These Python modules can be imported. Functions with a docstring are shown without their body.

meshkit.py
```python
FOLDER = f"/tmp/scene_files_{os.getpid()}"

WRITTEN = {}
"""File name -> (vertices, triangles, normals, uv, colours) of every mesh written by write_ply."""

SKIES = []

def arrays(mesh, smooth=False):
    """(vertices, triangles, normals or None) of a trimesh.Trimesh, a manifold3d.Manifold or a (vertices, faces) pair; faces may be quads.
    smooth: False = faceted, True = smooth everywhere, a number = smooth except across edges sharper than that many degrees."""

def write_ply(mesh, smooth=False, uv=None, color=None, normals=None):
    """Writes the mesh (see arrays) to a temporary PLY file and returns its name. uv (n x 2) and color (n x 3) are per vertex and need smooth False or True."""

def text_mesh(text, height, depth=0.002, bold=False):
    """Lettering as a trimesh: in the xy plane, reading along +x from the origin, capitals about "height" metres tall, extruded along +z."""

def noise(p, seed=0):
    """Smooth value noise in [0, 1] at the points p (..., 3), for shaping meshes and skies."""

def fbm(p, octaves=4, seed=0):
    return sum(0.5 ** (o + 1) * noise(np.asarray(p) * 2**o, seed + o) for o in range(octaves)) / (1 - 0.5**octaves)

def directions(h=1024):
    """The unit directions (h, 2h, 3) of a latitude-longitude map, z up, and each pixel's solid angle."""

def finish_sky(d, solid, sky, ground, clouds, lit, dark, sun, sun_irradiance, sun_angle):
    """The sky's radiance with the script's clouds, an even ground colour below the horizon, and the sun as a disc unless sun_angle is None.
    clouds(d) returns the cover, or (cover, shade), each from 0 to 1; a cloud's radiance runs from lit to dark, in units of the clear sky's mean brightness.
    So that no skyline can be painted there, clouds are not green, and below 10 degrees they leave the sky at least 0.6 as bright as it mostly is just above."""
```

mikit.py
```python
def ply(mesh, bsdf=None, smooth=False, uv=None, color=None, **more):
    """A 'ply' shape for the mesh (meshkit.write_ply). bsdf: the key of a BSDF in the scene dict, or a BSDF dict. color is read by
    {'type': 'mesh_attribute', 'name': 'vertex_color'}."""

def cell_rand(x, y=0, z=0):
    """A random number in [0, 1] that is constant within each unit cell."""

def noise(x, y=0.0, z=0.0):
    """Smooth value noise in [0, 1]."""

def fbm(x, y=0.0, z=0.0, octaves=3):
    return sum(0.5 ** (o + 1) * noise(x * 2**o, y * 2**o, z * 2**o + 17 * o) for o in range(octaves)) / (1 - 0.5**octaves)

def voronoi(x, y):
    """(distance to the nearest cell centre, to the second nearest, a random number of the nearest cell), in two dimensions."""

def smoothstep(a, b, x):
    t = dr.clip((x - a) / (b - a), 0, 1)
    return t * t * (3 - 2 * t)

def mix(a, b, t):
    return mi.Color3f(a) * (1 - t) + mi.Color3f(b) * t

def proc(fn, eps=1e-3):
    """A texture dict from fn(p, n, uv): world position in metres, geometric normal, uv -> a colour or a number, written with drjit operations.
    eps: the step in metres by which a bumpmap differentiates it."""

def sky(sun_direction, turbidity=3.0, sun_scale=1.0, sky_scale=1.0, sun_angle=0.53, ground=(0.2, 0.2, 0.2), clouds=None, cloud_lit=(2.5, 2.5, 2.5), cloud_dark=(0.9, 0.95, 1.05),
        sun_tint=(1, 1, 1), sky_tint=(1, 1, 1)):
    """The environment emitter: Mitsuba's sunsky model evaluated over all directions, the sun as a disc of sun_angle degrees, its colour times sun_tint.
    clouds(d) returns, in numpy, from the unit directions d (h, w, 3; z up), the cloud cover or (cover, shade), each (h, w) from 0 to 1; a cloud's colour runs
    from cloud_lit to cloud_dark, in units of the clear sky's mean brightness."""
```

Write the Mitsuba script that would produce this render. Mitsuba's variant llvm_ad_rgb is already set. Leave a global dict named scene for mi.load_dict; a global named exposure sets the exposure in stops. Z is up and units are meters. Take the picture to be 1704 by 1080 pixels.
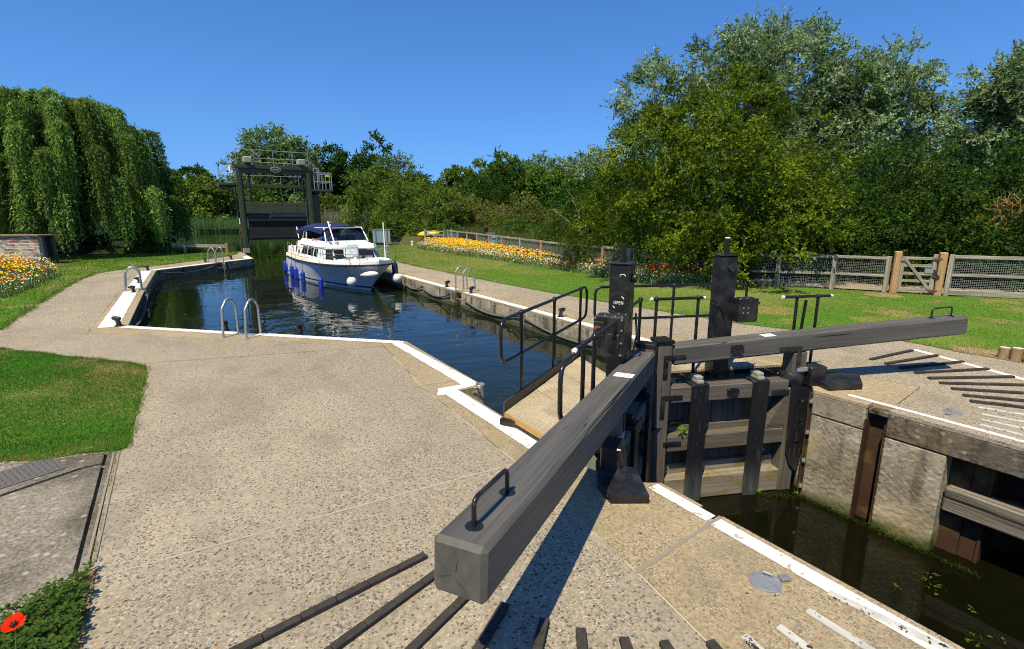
import math, numpy as np, trimesh, mitsuba as mi, drjit as dr, mikit, meshkit
from shapely.geometry import Polygon, LineString, Point, box as sbox, MultiPolygon
from shapely.ops import unary_union, split as ssplit

T = mi.ScalarTransform4f
scene, labels = {}, {}
# ---------------------------------------------------------------- camera, sky, exposure
# x across the lock (0 = left wall, 3.75 = right wall), y upstream, z up, quay level z = 0
CAM = np.array([-3.4704, 0.0, 2.4])
_fx, _fy, _p = 0.5490228, 0.8358074, math.atan(185 / 850)
FWD = np.array([_fx * math.cos(_p), _fy * math.cos(_p), -math.sin(_p)])
scene['camera'] = {'type': 'perspective', 'fov': 90.1347, 'fov_axis': 'x', 'near_clip': 0.05, 'far_clip': 3000.0,
                   'to_world': T().look_at(origin=CAM.tolist(), target=(CAM + FWD).tolist(), up=[0, 0, 1])}
SUN = (-0.452, -0.236, 0.860)
scene['sky'] = mikit.sky(SUN, turbidity=2.8, sun_scale=1.28, sky_scale=1.0, sun_tint=(0.97, 0.98, 0.88), sky_tint=(0.515, 0.885, 1.36), ground=(0.12, 0.13, 0.08))
exposure = 1.72
ZW, ZT = -0.48, -1.62            # water level in the lock and in its tail
LD = (_fx, _fy)

# ---------------------------------------------------------------- materials
P, N, F, SS, MX, VO = mikit.proc, mikit.noise, mikit.fbm, mikit.smoothstep, mikit.mix, mikit.voronoi
def bump(b, fn, scale, eps=2e-3):
    return {'type': 'bumpmap', 'tex': P(fn, eps), 'scale': scale, 'bsdf': b}
def two(b):
    return {'type': 'twosided', 'bsdf': b}
def rgb(*c):
    return {'type': 'rgb', 'value': list(map(float, c))}
def prin(c, r=0.5, m=0.0, s=0.5, **k):
    return two({'type': 'principled', 'base_color': c if isinstance(c, dict) else rgb(*c), 'roughness': r, 'metallic': m, 'specular': s, **k})
def agg(tan):
    def fn(p, n, uv):
        x, y = p.x + p.z * 0.7, p.y + p.z * 0.7
        big = F(x * 0.9, y * 0.9, 3.0, 3)
        base = MX((0.37, 0.312, 0.208) if tan else (0.345, 0.313, 0.243), (0.315, 0.265, 0.17) if tan else (0.295, 0.267, 0.208), SS(0.3, 0.72, big))
        base = base * (0.58 + 0.84 * F(x * 55, y * 55, 1.0, 3))
        d1, d2, w = VO(x * 58 + 0.8 * N(x * 40, y * 40, 0.0), y * 58)
        stone = SS(0.46, 0.34, d1 + 0.22 * N(x * 200, y * 200, 2.0)) * (0.25 + 0.75 * SS(0.3, 0.6, F(x * 5, y * 5, 6.0, 2)))
        sc = MX((0.46, 0.43, 0.37), (0.30, 0.25, 0.19), SS(0.2, 0.5, w))
        sc = MX(sc, (0.105, 0.098, 0.088), SS(0.66, 0.72, w))
        sc = MX(sc, (0.50, 0.19, 0.05), SS(0.958, 0.966, w))
        c = MX(base, sc, stone * (0.85 if tan else 1.0))
        e1, e2, w2 = VO(x * 27 + 7 + 0.7 * N(x * 30, y * 30, 4.0), y * 27 + 3)
        dk = SS(0.36, 0.25, e1 + 0.15 * N(x * 120, y * 120, 3.0)) * SS(0.55, 0.60, w2)
        c = MX(c, MX((0.11, 0.10, 0.09), (0.50, 0.43, 0.33), SS(0.93, 0.95, w2)), dk * (0.5 if tan else 1.0))
        st = SS(0.55, 0.78, F(x * 1.7 + 11, y * 1.7, 9.0, 5))
        return MX(c, (0.16, 0.15, 0.125), st * 0.30)
    return fn
def agg_h(p, n, uv):
    d1, d2, w = VO(p.x * 58, p.y * 58)
    return SS(0.5, 0.15, d1) * 0.6 * w + 0.6 * N(p.x * 160, p.y * 160, 0.0)
scene['aggregate'] = bump({'type': 'diffuse', 'reflectance': P(agg(False))}, agg_h, 0.003, 1.5e-3)
scene['aggregate_tan'] = bump({'type': 'diffuse', 'reflectance': P(agg(True))}, agg_h, 0.003, 1.5e-3)
scene['joint_filler'] = {'type': 'diffuse', 'reflectance': P(lambda p, n, uv: MX((0.46, 0.43, 0.36), (0.13, 0.105, 0.075), SS(0.40, 0.58, F(p.x * 2.5, p.y * 2.5, 0.0, 4))))}
def old_conc(p, n, uv):
    b = F(p.x * 1.5, p.y * 1.5, 2.0, 4)
    c = MX((0.24, 0.225, 0.19), (0.12, 0.115, 0.095), SS(0.35, 0.65, b))
    c = c * (0.6 + 0.8 * N(p.x * 70, p.y * 70, 1.0))
    d1, d2, w = VO(p.x * 9, p.y * 9)
    return MX(c, (0.40, 0.39, 0.35), SS(0.25, 0.10, d1 + 0.25 * (F(p.x * 40, p.y * 40, 0.0, 2) - 0.5)) * SS(0.72, 0.8, w) * 0.7)
scene['old_concrete'] = bump({'type': 'diffuse', 'reflectance': P(old_conc)}, lambda p, n, uv: F(p.x * 60, p.y * 60, 0.0, 2), 0.006)
def wall_conc(p, n, uv):
    h = p.z
    b = F(p.x * 2.2, p.y * 2.2, h * 2.2, 4)
    fine = F(p.x * 28, p.y * 28, h * 28, 3)
    c = MX((0.40, 0.37, 0.29), (0.25, 0.23, 0.175), SS(0.3, 0.66, b))
    c = MX(c, (0.47, 0.385, 0.24), SS(0.50, 0.68, F(p.x * 2.1 + 5, p.y * 2.1, h * 1.3 + 4, 3)) * 0.75)
    streak = F(p.x * 9, p.y * 9, h * 0.8, 3)
    c = MX(c, (0.07, 0.065, 0.05), SS(0.48, 0.72, streak) * SS(-1.5, -0.2, h + 1.2 * (b - 0.5)) * 0.85)
    c = MX(c, (0.50, 0.49, 0.44), SS(0.56, 0.62, N(p.x * 4 + 2, p.y * 4.3, h * 0.5)) * SS(0.45, 0.6, fine) * 0.2)
    c = c * (0.55 + 0.9 * fine)
    return MX(c, (0.045, 0.042, 0.033), SS(0.46, 0.68, F(p.x * 30, p.y * 30, h * 30 + 3, 4)) * SS(0.4, 0.6, F(p.x * 2.5, p.y * 2.5, h * 2.5 + 7, 3)) * 0.45)
def tail_conc(p, n, uv):
    c = wall_conc(p, n, uv)
    g = SS(-1.35, -1.62, p.z + 0.25 * (F(p.x * 5, p.y * 5, p.z * 5, 2) - 0.5))
    return MX(c, (0.05, 0.075, 0.02), g)
def quay_conc(p, n, uv):
    c = wall_conc(p, n, uv)
    g = SS(-0.26, -0.42, p.z + 0.12 * (F(p.x * 4, p.y * 4, p.z * 4, 2) - 0.5))
    return MX(c, (0.05, 0.055, 0.025), g * 0.85)
wh = lambda p, n, uv: F(p.x * 24, p.y * 24, p.z * 24, 3)
scene['tail_concrete'] = bump({'type': 'diffuse', 'reflectance': P(tail_conc)}, wh, 0.012)
scene['quay_concrete'] = bump({'type': 'diffuse', 'reflectance': P(quay_conc)}, wh, 0.012)
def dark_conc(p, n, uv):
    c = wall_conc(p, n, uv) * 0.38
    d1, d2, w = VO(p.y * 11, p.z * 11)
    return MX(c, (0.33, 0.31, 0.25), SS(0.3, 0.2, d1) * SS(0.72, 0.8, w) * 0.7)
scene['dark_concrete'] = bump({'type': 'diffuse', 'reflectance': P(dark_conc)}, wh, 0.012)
def paint_w(p, n, uv):
    wear = SS(0.66, 0.74, F(p.x * 22, p.y * 22, p.z * 22, 4))
    c = MX((0.80, 0.80, 0.785), (0.68, 0.67, 0.63), F(p.x * 3, p.y * 3, 0.0, 3))
    return MX(c, (0.36, 0.33, 0.27), wear * 0.85)
scene['white_paint'] = {'type': 'diffuse', 'reflectance': P(paint_w)}
def lawn_c(p, n, uv):
    big = F(p.x * 0.45, p.y * 0.45, 0.0, 4)
    c = MX((0.07, 0.17, 0.02), (0.14, 0.20, 0.045), SS(0.38, 0.66, big))
    dry = SS(0.57, 0.75, F(p.x * 1.15 + 31, p.y * 1.15, 5.0, 4))
    c = MX(c, (0.27, 0.205, 0.09), dry * 0.7)
    return c * (0.55 + 0.9 * N(p.x * 45, p.y * 45, 0.0))
scene['lawn_turf'] = bump({'type': 'diffuse', 'reflectance': P(lawn_c)}, lambda p, n, uv: F(p.x * 30, p.y * 30, 0.0, 2), 0.03, 4e-3)
def ground_c(p, n, uv):
    return MX((0.045, 0.075, 0.018), (0.12, 0.11, 0.045), F(p.x * 0.3, p.y * 0.3, 0.0, 4)) * (0.6 + 0.8 * N(p.x * 12, p.y * 12, 0.0))
scene['rough_ground'] = {'type': 'diffuse', 'reflectance': P(ground_c)}
scene['soil'] = {'type': 'diffuse', 'reflectance': P(lambda p, n, uv: MX((0.20, 0.15, 0.085), (0.33, 0.26, 0.16), F(p.x * 6, p.y * 6, 0.0, 4)) * (0.6 + 0.8 * N(p.x * 50, p.y * 50, 0.0)))}
scene['path_grit'] = {'type': 'diffuse', 'reflectance': P(lambda p, n, uv: MX((0.34, 0.29, 0.22), (0.24, 0.2, 0.15), F(p.x * 2, p.y * 2, 0.0, 4)))}
def ripple(p, n, uv):
    q = 0.45 * N(p.x * 0.7 + 3, p.y * 1.2, 0.0) + 0.33 * N(p.x * 2.3 + 9 + p.y * 0.5, p.y * 3.4, 5.0) + 0.12 * N(p.x * 6.5, p.y * 8.5 + p.x * 2, 8.0)
    calm = 0.35 + 0.65 * SS(0.3, 0.7, N(p.x * 0.16, p.y * 0.16, 2.0))
    return q * calm
scene['water'] = bump({'type': 'plastic', 'int_ior': 1.33, 'diffuse_reflectance': rgb(0.008, 0.013, 0.005), 'nonlinear': False}, ripple, 0.020, 4e-3)
scene['tail_water'] = bump({'type': 'plastic', 'int_ior': 1.33, 'diffuse_reflectance': P(lambda p, n, uv: MX((0.003, 0.0034, 0.0014), (0.0055, 0.006, 0.0024), F(p.x * 2, p.y * 2, 0.0, 3))), 'nonlinear': False}, ripple, 0.006, 4e-3)
def wood(c0, c1, crack, endc):
    def fn(p, n, uv):
        end = uv.x > 500
        u, v = uv.x, uv.y
        g = F(u * 2.2, v * 75, 3.0, 3)
        g2 = N(u * 0.9, v * 14, 9.0)
        c = MX(c0, c1, SS(0.25, 0.75, g)) * (0.80 + 0.4 * g2)
        lin = dr.abs(N(u * 0.35 + 5, v * 19 + 0.25 * N(u * 3, 2.0, 0.0), 7.0) - 0.5)
        c = MX(c, (0.012, 0.011, 0.010), SS(0.016, 0.004, lin) * SS(0.52, 0.66, N(u * 1.1, v * 9 + 3, 2.0)) * crack)
        a, b = u - 1000, v
        r = dr.sqrt(a * a + b * b)
        th = dr.atan2(b, a)
        ring = 0.5 + 0.5 * dr.sin((r + 0.03 * N(a * 15, b * 15, 1.0)) * 640)
        ec = MX(endc, mi.Color3f(*endc) * 0.62, ring * 0.22) * (0.65 + 0.7 * F(a * 18, b * 18, 4.0, 3))
        sp = dr.abs(dr.sin(th * 1.5 + 1.1 + 0.5 * N(r * 14, 3.0, 0.0)))
        ec = MX(ec, (0.012, 0.011, 0.01), SS(0.03, 0.008, sp * (0.15 + r * 3)) * SS(0.13, 0.06, r + 0.05 * N(th * 2, 1.0, 0.0)) * 0.9)
        return dr.select(end, ec, c)
    return fn
def wood_h(p, n, uv):
    u, v = uv.x, uv.y
    lin = dr.abs(N(u * 0.35 + 5, v * 19 + 0.25 * N(u * 3, 2.0, 0.0), 7.0) - 0.5)
    return dr.select(uv.x > 500, 0.3 * F(u * 40, v * 40, 0.0, 2), 0.5 * F(u * 2.2, v * 75, 3.0, 2) - 0.9 * SS(0.03, 0.0, lin) * SS(0.45, 0.62, N(u * 1.1, v * 9 + 3, 2.0)))
dw = lambda c0, c1, k, e: two(bump({'type': 'principled', 'base_color': P(wood(c0, c1, k, e)), 'roughness': 0.55, 'specular': 0.35}, wood_h, 0.003, 1.2e-3))
scene['beam_timber'] = dw((0.100, 0.100, 0.094), (0.074, 0.073, 0.068), 1.0, (0.085, 0.084, 0.079))
scene['gate_timber'] = dw((0.122, 0.108, 0.090), (0.085, 0.075, 0.062), 0.8, (0.10, 0.09, 0.075))
def wet_w(p, n, uv):
    c = wood((0.27, 0.245, 0.195), (0.19, 0.17, 0.13), 0.3, (0.2, 0.18, 0.14))(p, n, uv)
    return MX(c, (0.17, 0.16, 0.035), SS(0.5, 0.68, F(p.x * 6, p.y * 6, p.z * 9, 3)) * 0.75)
scene['mossy_timber'] = two({'type': 'diffuse', 'reflectance': P(wet_w)})
scene['grey_timber'] = two({'type': 'diffuse', 'reflectance': P(wood((0.40, 0.375, 0.32), (0.22, 0.2, 0.165), 0.7, (0.36, 0.33, 0.28)))})
scene['tan_timber'] = two({'type': 'diffuse', 'reflectance': P(wood((0.46, 0.30, 0.155), (0.30, 0.19, 0.10), 0.5, (0.45, 0.36, 0.25)))})
scene['waler_timber'] = dw((0.21, 0.195, 0.165), (0.075, 0.068, 0.058), 1.0, (0.18, 0.16, 0.14))
def blk(p, n, uv):
    d = F(p.x * 9, p.y * 9, p.z * 9, 4)
    c = MX((0.010, 0.011, 0.013), (0.030, 0.031, 0.034), SS(0.35, 0.8, d))
    return MX(c, (0.10, 0.055, 0.03), SS(0.74, 0.80, F(p.x * 21, p.y * 21, p.z * 21, 3)) * 0.6)
scene['black_steel'] = two({'type': 'principled', 'base_color': P(blk), 'roughness': 0.33, 'specular': 0.5})
scene['black_paint'] = prin((0.012, 0.0125, 0.014), 0.22, 0, 0.55)
scene['fender_plastic'] = two({'type': 'principled', 'base_color': P(lambda p, n, uv: MX((0.011, 0.012, 0.015), (0.10, 0.11, 0.12), SS(-0.9, -1.75, p.z) * (0.25 + 0.75 * N(p.x * 20, p.y * 20, p.z * 3)) + 0.25 * SS(0.6, 0.8, F(p.x * 30, p.y * 30, p.z * 4, 3)))), 'roughness': 0.38, 'specular': 0.5})
scene['strip_rubber'] = two(bump({'type': 'diffuse', 'reflectance': P(lambda p, n, uv: MX((0.028, 0.028, 0.030), (0.075, 0.07, 0.066), F(p.x * 25, p.y * 25, p.z * 25, 4)))}, lambda p, n, uv: F(p.x * 120, p.y * 120, 0.0, 2), 0.002, 1e-3))
def worn_bar(p, n, uv):
    w = SS(0.64, 0.70, F(p.x * 30, p.y * 30, 0.0, 4))
    return MX(MX((0.52, 0.53, 0.50), (0.40, 0.41, 0.38), N(p.x * 14, p.y * 14, 0.0)), (0.035, 0.03, 0.028), w)
scene['worn_bar'] = two({'type': 'principled', 'base_color': P(worn_bar), 'roughness': 0.6, 'specular': 0.3})
scene['galvanised'] = two({'type': 'principled', 'base_color': P(lambda p, n, uv: MX((0.30, 0.32, 0.33), (0.50, 0.52, 0.53), F(p.x * 30, p.y * 30, p.z * 30, 3))), 'roughness': 0.42, 'metallic': 0.6, 'specular': 0.5})
scene['wire_grey'] = prin((0.42, 0.44, 0.44), 0.6)
scene['dull_steel'] = prin((0.30, 0.31, 0.32), 0.45, 0.5)
def rust_c(p, n, uv):
    c = MX((0.045, 0.028, 0.021), (0.085, 0.050, 0.033), F(p.x * 8, p.y * 8, p.z * 3, 4))
    return MX(c, (0.13, 0.11, 0.045), SS(0.5, 0.75, F(p.x * 4, p.y * 4, p.z * 4 + 8, 3)) * 0.6)
scene['rusty_steel'] = two({'type': 'diffuse', 'reflectance': P(rust_c)})
scene['rust_red'] = prin((0.17, 0.055, 0.03), 0.7)
scene['gate_green'] = two({'type': 'principled', 'base_color': P(lambda p, n, uv: MX((0.034, 0.046, 0.022), (0.056, 0.070, 0.036), F(p.x * 2, p.y * 2, p.z * 0.7, 4))), 'roughness': 0.45, 'specular': 0.4})
scene['gate_dark'] = prin((0.012, 0.012, 0.011), 0.5)
scene['gate_grey'] = prin((0.27, 0.29, 0.25), 0.5)
scene['gelcoat'] = prin((0.80, 0.80, 0.78), 0.28, 0, 0.5)
def hull_c(p, n, uv):
    return MX((0.44, 0.485, 0.51), (0.53, 0.56, 0.575), F(p.x * 1.2, p.y * 1.2, p.z * 6, 3))
scene['hull_gelcoat'] = two({'type': 'principled', 'base_color': P(hull_c), 'roughness': 0.25, 'specular': 0.5})
scene['navy_stripe'] = prin((0.012, 0.03, 0.15), 0.3)
scene['navy_canvas'] = two(bump({'type': 'diffuse', 'reflectance': P(lambda p, n, uv: MX((0.022, 0.035, 0.105), (0.034, 0.05, 0.14), F(p.x * 3, p.y * 3, p.z * 3, 3)))}, lambda p, n, uv: F(p.x * 3.5, p.y * 2.2, p.z * 2.0, 2), 0.05, 8e-3))
scene['blue_vinyl'] = prin((0.014, 0.04, 0.42), 0.35)
scene['white_vinyl'] = prin((0.72, 0.71, 0.67), 0.4)
scene['dark_glass'] = prin((0.014, 0.018, 0.022), 0.06, 0, 0.6)
scene['curtain'] = prin((0.42, 0.62, 0.58), 0.9)
scene['pane'] = {'type': 'thindielectric', 'int_ior': 1.5, 'specular_transmittance': rgb(0.78, 0.8, 0.82)}
scene['cloudy_plastic'] = prin((0.66, 0.73, 0.74), 0.35)
scene['rope'] = prin((0.07, 0.07, 0.066), 0.9)
scene['hose'] = two(bump({'type': 'diffuse', 'reflectance': rgb(0.16, 0.155, 0.13)}, lambda p, n, uv: dr.sin((p.y + p.z * 0.6) * 190), 0.004))
scene['foliage'] = {'type': 'principledthin', 'base_color': {'type': 'mesh_attribute', 'name': 'vertex_color'}, 'roughness': 0.42, 'diff_trans': 0.75, 'eta': 1.35}
scene['petals'] = two({'type': 'diffuse', 'reflectance': {'type': 'mesh_attribute', 'name': 'vertex_color'}})
scene['tinted'] = two({'type': 'diffuse', 'reflectance': {'type': 'mesh_attribute', 'name': 'vertex_color'}})
scene['bark'] = two(bump({'type': 'diffuse', 'reflectance': P(lambda p, n, uv: MX((0.12, 0.095, 0.065), (0.055, 0.045, 0.032), F(p.x * 9, p.y * 9, p.z * 2.5, 4)))}, lambda p, n, uv: F(p.x * 25, p.y * 25, p.z * 6, 2), 0.03, 5e-3))
scene['lichen_bark'] = two({'type': 'diffuse', 'reflectance': P(lambda p, n, uv: MX((0.42, 0.22, 0.035), (0.28, 0.24, 0.19), SS(0.45, 0.6, F(p.x * 7, p.y * 7, p.z * 7, 3))))})
def deck_c(p, n, uv):
    rib = SS(-0.25, 0.35, dr.sin(uv.x * 210))
    c = MX((0.26, 0.22, 0.15), (0.50, 0.445, 0.335), rib) * (0.72 + 0.56 * F(p.x * 5, p.y * 5, 0.0, 4))
    return MX(c, (0.22, 0.19, 0.14), SS(0.62, 0.8, F(p.x * 3 + 4, p.y * 3, 0.0, 4)) * 0.6)
scene['ribbed_deck'] = two(bump({'type': 'diffuse', 'reflectance': P(deck_c)}, lambda p, n, uv: dr.sin(uv.x * 210), 0.003, 1e-3))
scene['deck_edge'] = prin((0.40, 0.25, 0.075), 0.6)
scene['kick_brown'] = prin((0.055, 0.042, 0.032), 0.55)
scene['paper'] = prin((0.80, 0.80, 0.80), 0.7)
scene['print_grey'] = prin((0.22, 0.22, 0.24), 0.8)
scene['yellow_plastic'] = prin((0.72, 0.48, 0.02), 0.4)
scene['teal_plastic'] = prin((0.05, 0.30, 0.27), 0.45)
scene['board_blue'] = prin((0.20, 0.28, 0.32), 0.5)
scene['skin'] = prin((0.50, 0.29, 0.21), 0.6)
scene['shirt_blue'] = prin((0.25, 0.42, 0.75), 0.9)
scene['dark_cloth'] = prin((0.02, 0.021, 0.024), 0.9)
scene['burgundy'] = prin((0.16, 0.02, 0.025), 0.8)
scene['mortar'] = prin((0.30, 0.28, 0.25), 0.95)
scene['sign_yellow'] = prin((0.75, 0.55, 0.03), 0.5)
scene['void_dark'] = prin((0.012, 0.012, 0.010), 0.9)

# ---------------------------------------------------------------- helpers
def A(*x):
    return np.asarray(x, float)
def unit(v):
    v = np.asarray(v, float)
    return v / np.maximum(np.linalg.norm(v, axis=-1, keepdims=True), 1e-12)
def free(key):
    if key not in scene and key not in labels:
        return key
    i = 1
    while f'{key}_{i:03d}' in scene or f'{key}_{i:03d}' in labels:
        i += 1
    return f'{key}_{i:03d}'
def put(parent, name, mesh, mat, smooth=False, label=None, kind=None, **k):
    key = free(f'{parent}__{name}' if parent else name)
    if isinstance(mesh, MB):
        v, f, uv, c = mesh.get()
        scene[key] = mikit.ply((v, f), mat, smooth if (uv is None and c is None) else False, uv=uv, color=c)
    elif isinstance(mesh, tuple) and len(mesh) == 3:
        scene[key] = mikit.ply(mesh[:2], mat, False, uv=mesh[2], **k)
    else:
        scene[key] = mikit.ply(mesh, mat, smooth, **k)
    d = {}
    if label: d['label'] = label
    if name == 'bolt': kind = 'stuff'
    if kind: d['kind'] = kind
    if d: labels[key] = d
    return key
def thing(name, label, cat, group=None, kind=None):
    key = free(name)
    labels[key] = {'label': label, 'category': cat}
    if group: labels[key]['group'] = group
    if kind: labels[key]['kind'] = kind
    return key
def single(name, mesh, mat, label, cat, group=None, smooth=False, **k):
    key = put(None, name, mesh, mat, smooth, **k)
    labels[key] = {'label': label, 'category': cat}
    if group: labels[key]['group'] = group
    return key
def struct(name, mesh, mat, smooth=False, kind='structure', label=None):
    key = put(None, name, mesh, mat, smooth)
    labels[key] = {'kind': kind, 'label': label or name.replace('_', ' '), 'category': name.replace('_', ' ')}
    return key
class MB:
    """joins meshes; keeps uv or colour if every piece has them"""
    def __init__(s): s.v, s.f, s.uv, s.c, s.n = [], [], [], [], 0
    def add(s, m, c=None):
        v, f = np.asarray(m[0], float), np.asarray(m[1], int)
        if f.shape[1] == 4: f = np.vstack([f[:, [0, 1, 2]], f[:, [0, 2, 3]]])
        s.v.append(v); s.f.append(f + s.n); s.n += len(v)
        s.uv.append(m[2] if len(m) > 2 else None)
        if c is not None: s.c.append(np.broadcast_to(np.asarray(c, float), (len(v), 3)))
        return s
    def get(s):
        v, f = np.vstack(s.v), np.vstack(s.f)
        uv = np.vstack(s.uv) if all(u is not None for u in s.uv) else None
        c = np.vstack(s.c) if s.c and len(s.c) == len(s.v) else None
        return v, f, uv, c
def _cham():
    pts = [(sx * (1 if k != 0 else 2), sy * (1 if k != 1 else 2), sz * (1 if k != 2 else 2)) for sx in (-1, 1) for sy in (-1, 1) for sz in (-1, 1) for k in range(3)]
    h = trimesh.convex.convex_hull(np.array(pts, float))
    order = [int(np.argmin(np.linalg.norm(h.vertices - np.array(q, float), axis=1))) for q in pts]
    inv = {o: i for i, o in enumerate(order)}
    return [(np.sign(q), k) for q, k in zip(np.array(pts), [k for _ in range(8) for k in range(3)])], np.array([[inv[int(a)] for a in f] for f in h.faces])
_CS, _CF = _cham()
_CSS, _CSK = np.array([s for s, k in _CS], float), np.array([k for s, k in _CS])
def frame(x, z=(0, 0, 1)):
    x = unit(x); y = unit(np.cross(z, x)); zz = np.cross(x, y)
    return np.array([x, y, zz])
I3 = np.eye(3)
def box(c, d, R=None, b=0.0, end=False, warp=None):
    """box with chamfered edges: centre c, size d along the rows of R; grain along its first axis; (v, f, uv in metres)"""
    R = I3 if R is None else R
    d = np.asarray(d, float)
    b = min(b, d.min() * 0.45) if b else 0
    if b:
        L = _CSS * (d / 2 - b)
        L[np.arange(24), _CSK] += _CSS[np.arange(24), _CSK] * b
        f = _CF
    else:
        L = np.array([[x, y, z] for x in (-1, 1) for y in (-1, 1) for z in (-1, 1)]) * d / 2
        f = np.array([[0, 1, 3], [0, 3, 2], [4, 6, 7], [4, 7, 5], [0, 4, 5], [0, 5, 1], [2, 3, 7], [2, 7, 6], [0, 2, 6], [0, 6, 4], [1, 5, 7], [1, 7, 3]])
    if warp is not None: L = warp(L)
    return facet(L, f, c, R, end)
def facet(L, f, c=(0, 0, 0), R=None, end=False):
    R = I3 if R is None else R
    V = L[f].reshape(-1, 3)
    n = np.cross(L[f[:, 1]] - L[f[:, 0]], L[f[:, 2]] - L[f[:, 0]])
    k = np.repeat(np.argmax(abs(n) * [1.0, 1.0, 1.0], axis=1), 3)
    o = np.asarray(c, float) @ [1.7, 2.9, 3.3]
    uv = np.empty((len(V), 2))
    uv[:, 0] = V[:, 0] + o % 7
    uv[:, 1] = np.where(k == 1, V[:, 2] + 3.1, V[:, 1]) + o % 5
    e = k == 0
    if end: uv[e, 0] = 1000 + V[e, 1] + 0.02; uv[e, 1] = V[e, 2] + 0.03
    else: uv[e, 0] = V[e, 1]; uv[e, 1] = V[e, 2]
    return V @ R + np.asarray(c, float), np.arange(len(V)).reshape(-1, 3), uv
def bar(p, q, w, h, b=0.0, up=(0, 0, 1), end=False):
    """box bar from p to q, w wide, h high"""
    p, q = np.asarray(p, float), np.asarray(q, float)
    return box((p + q) / 2, (np.linalg.norm(q - p), w, h), frame(q - p, up), b, end)
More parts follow.
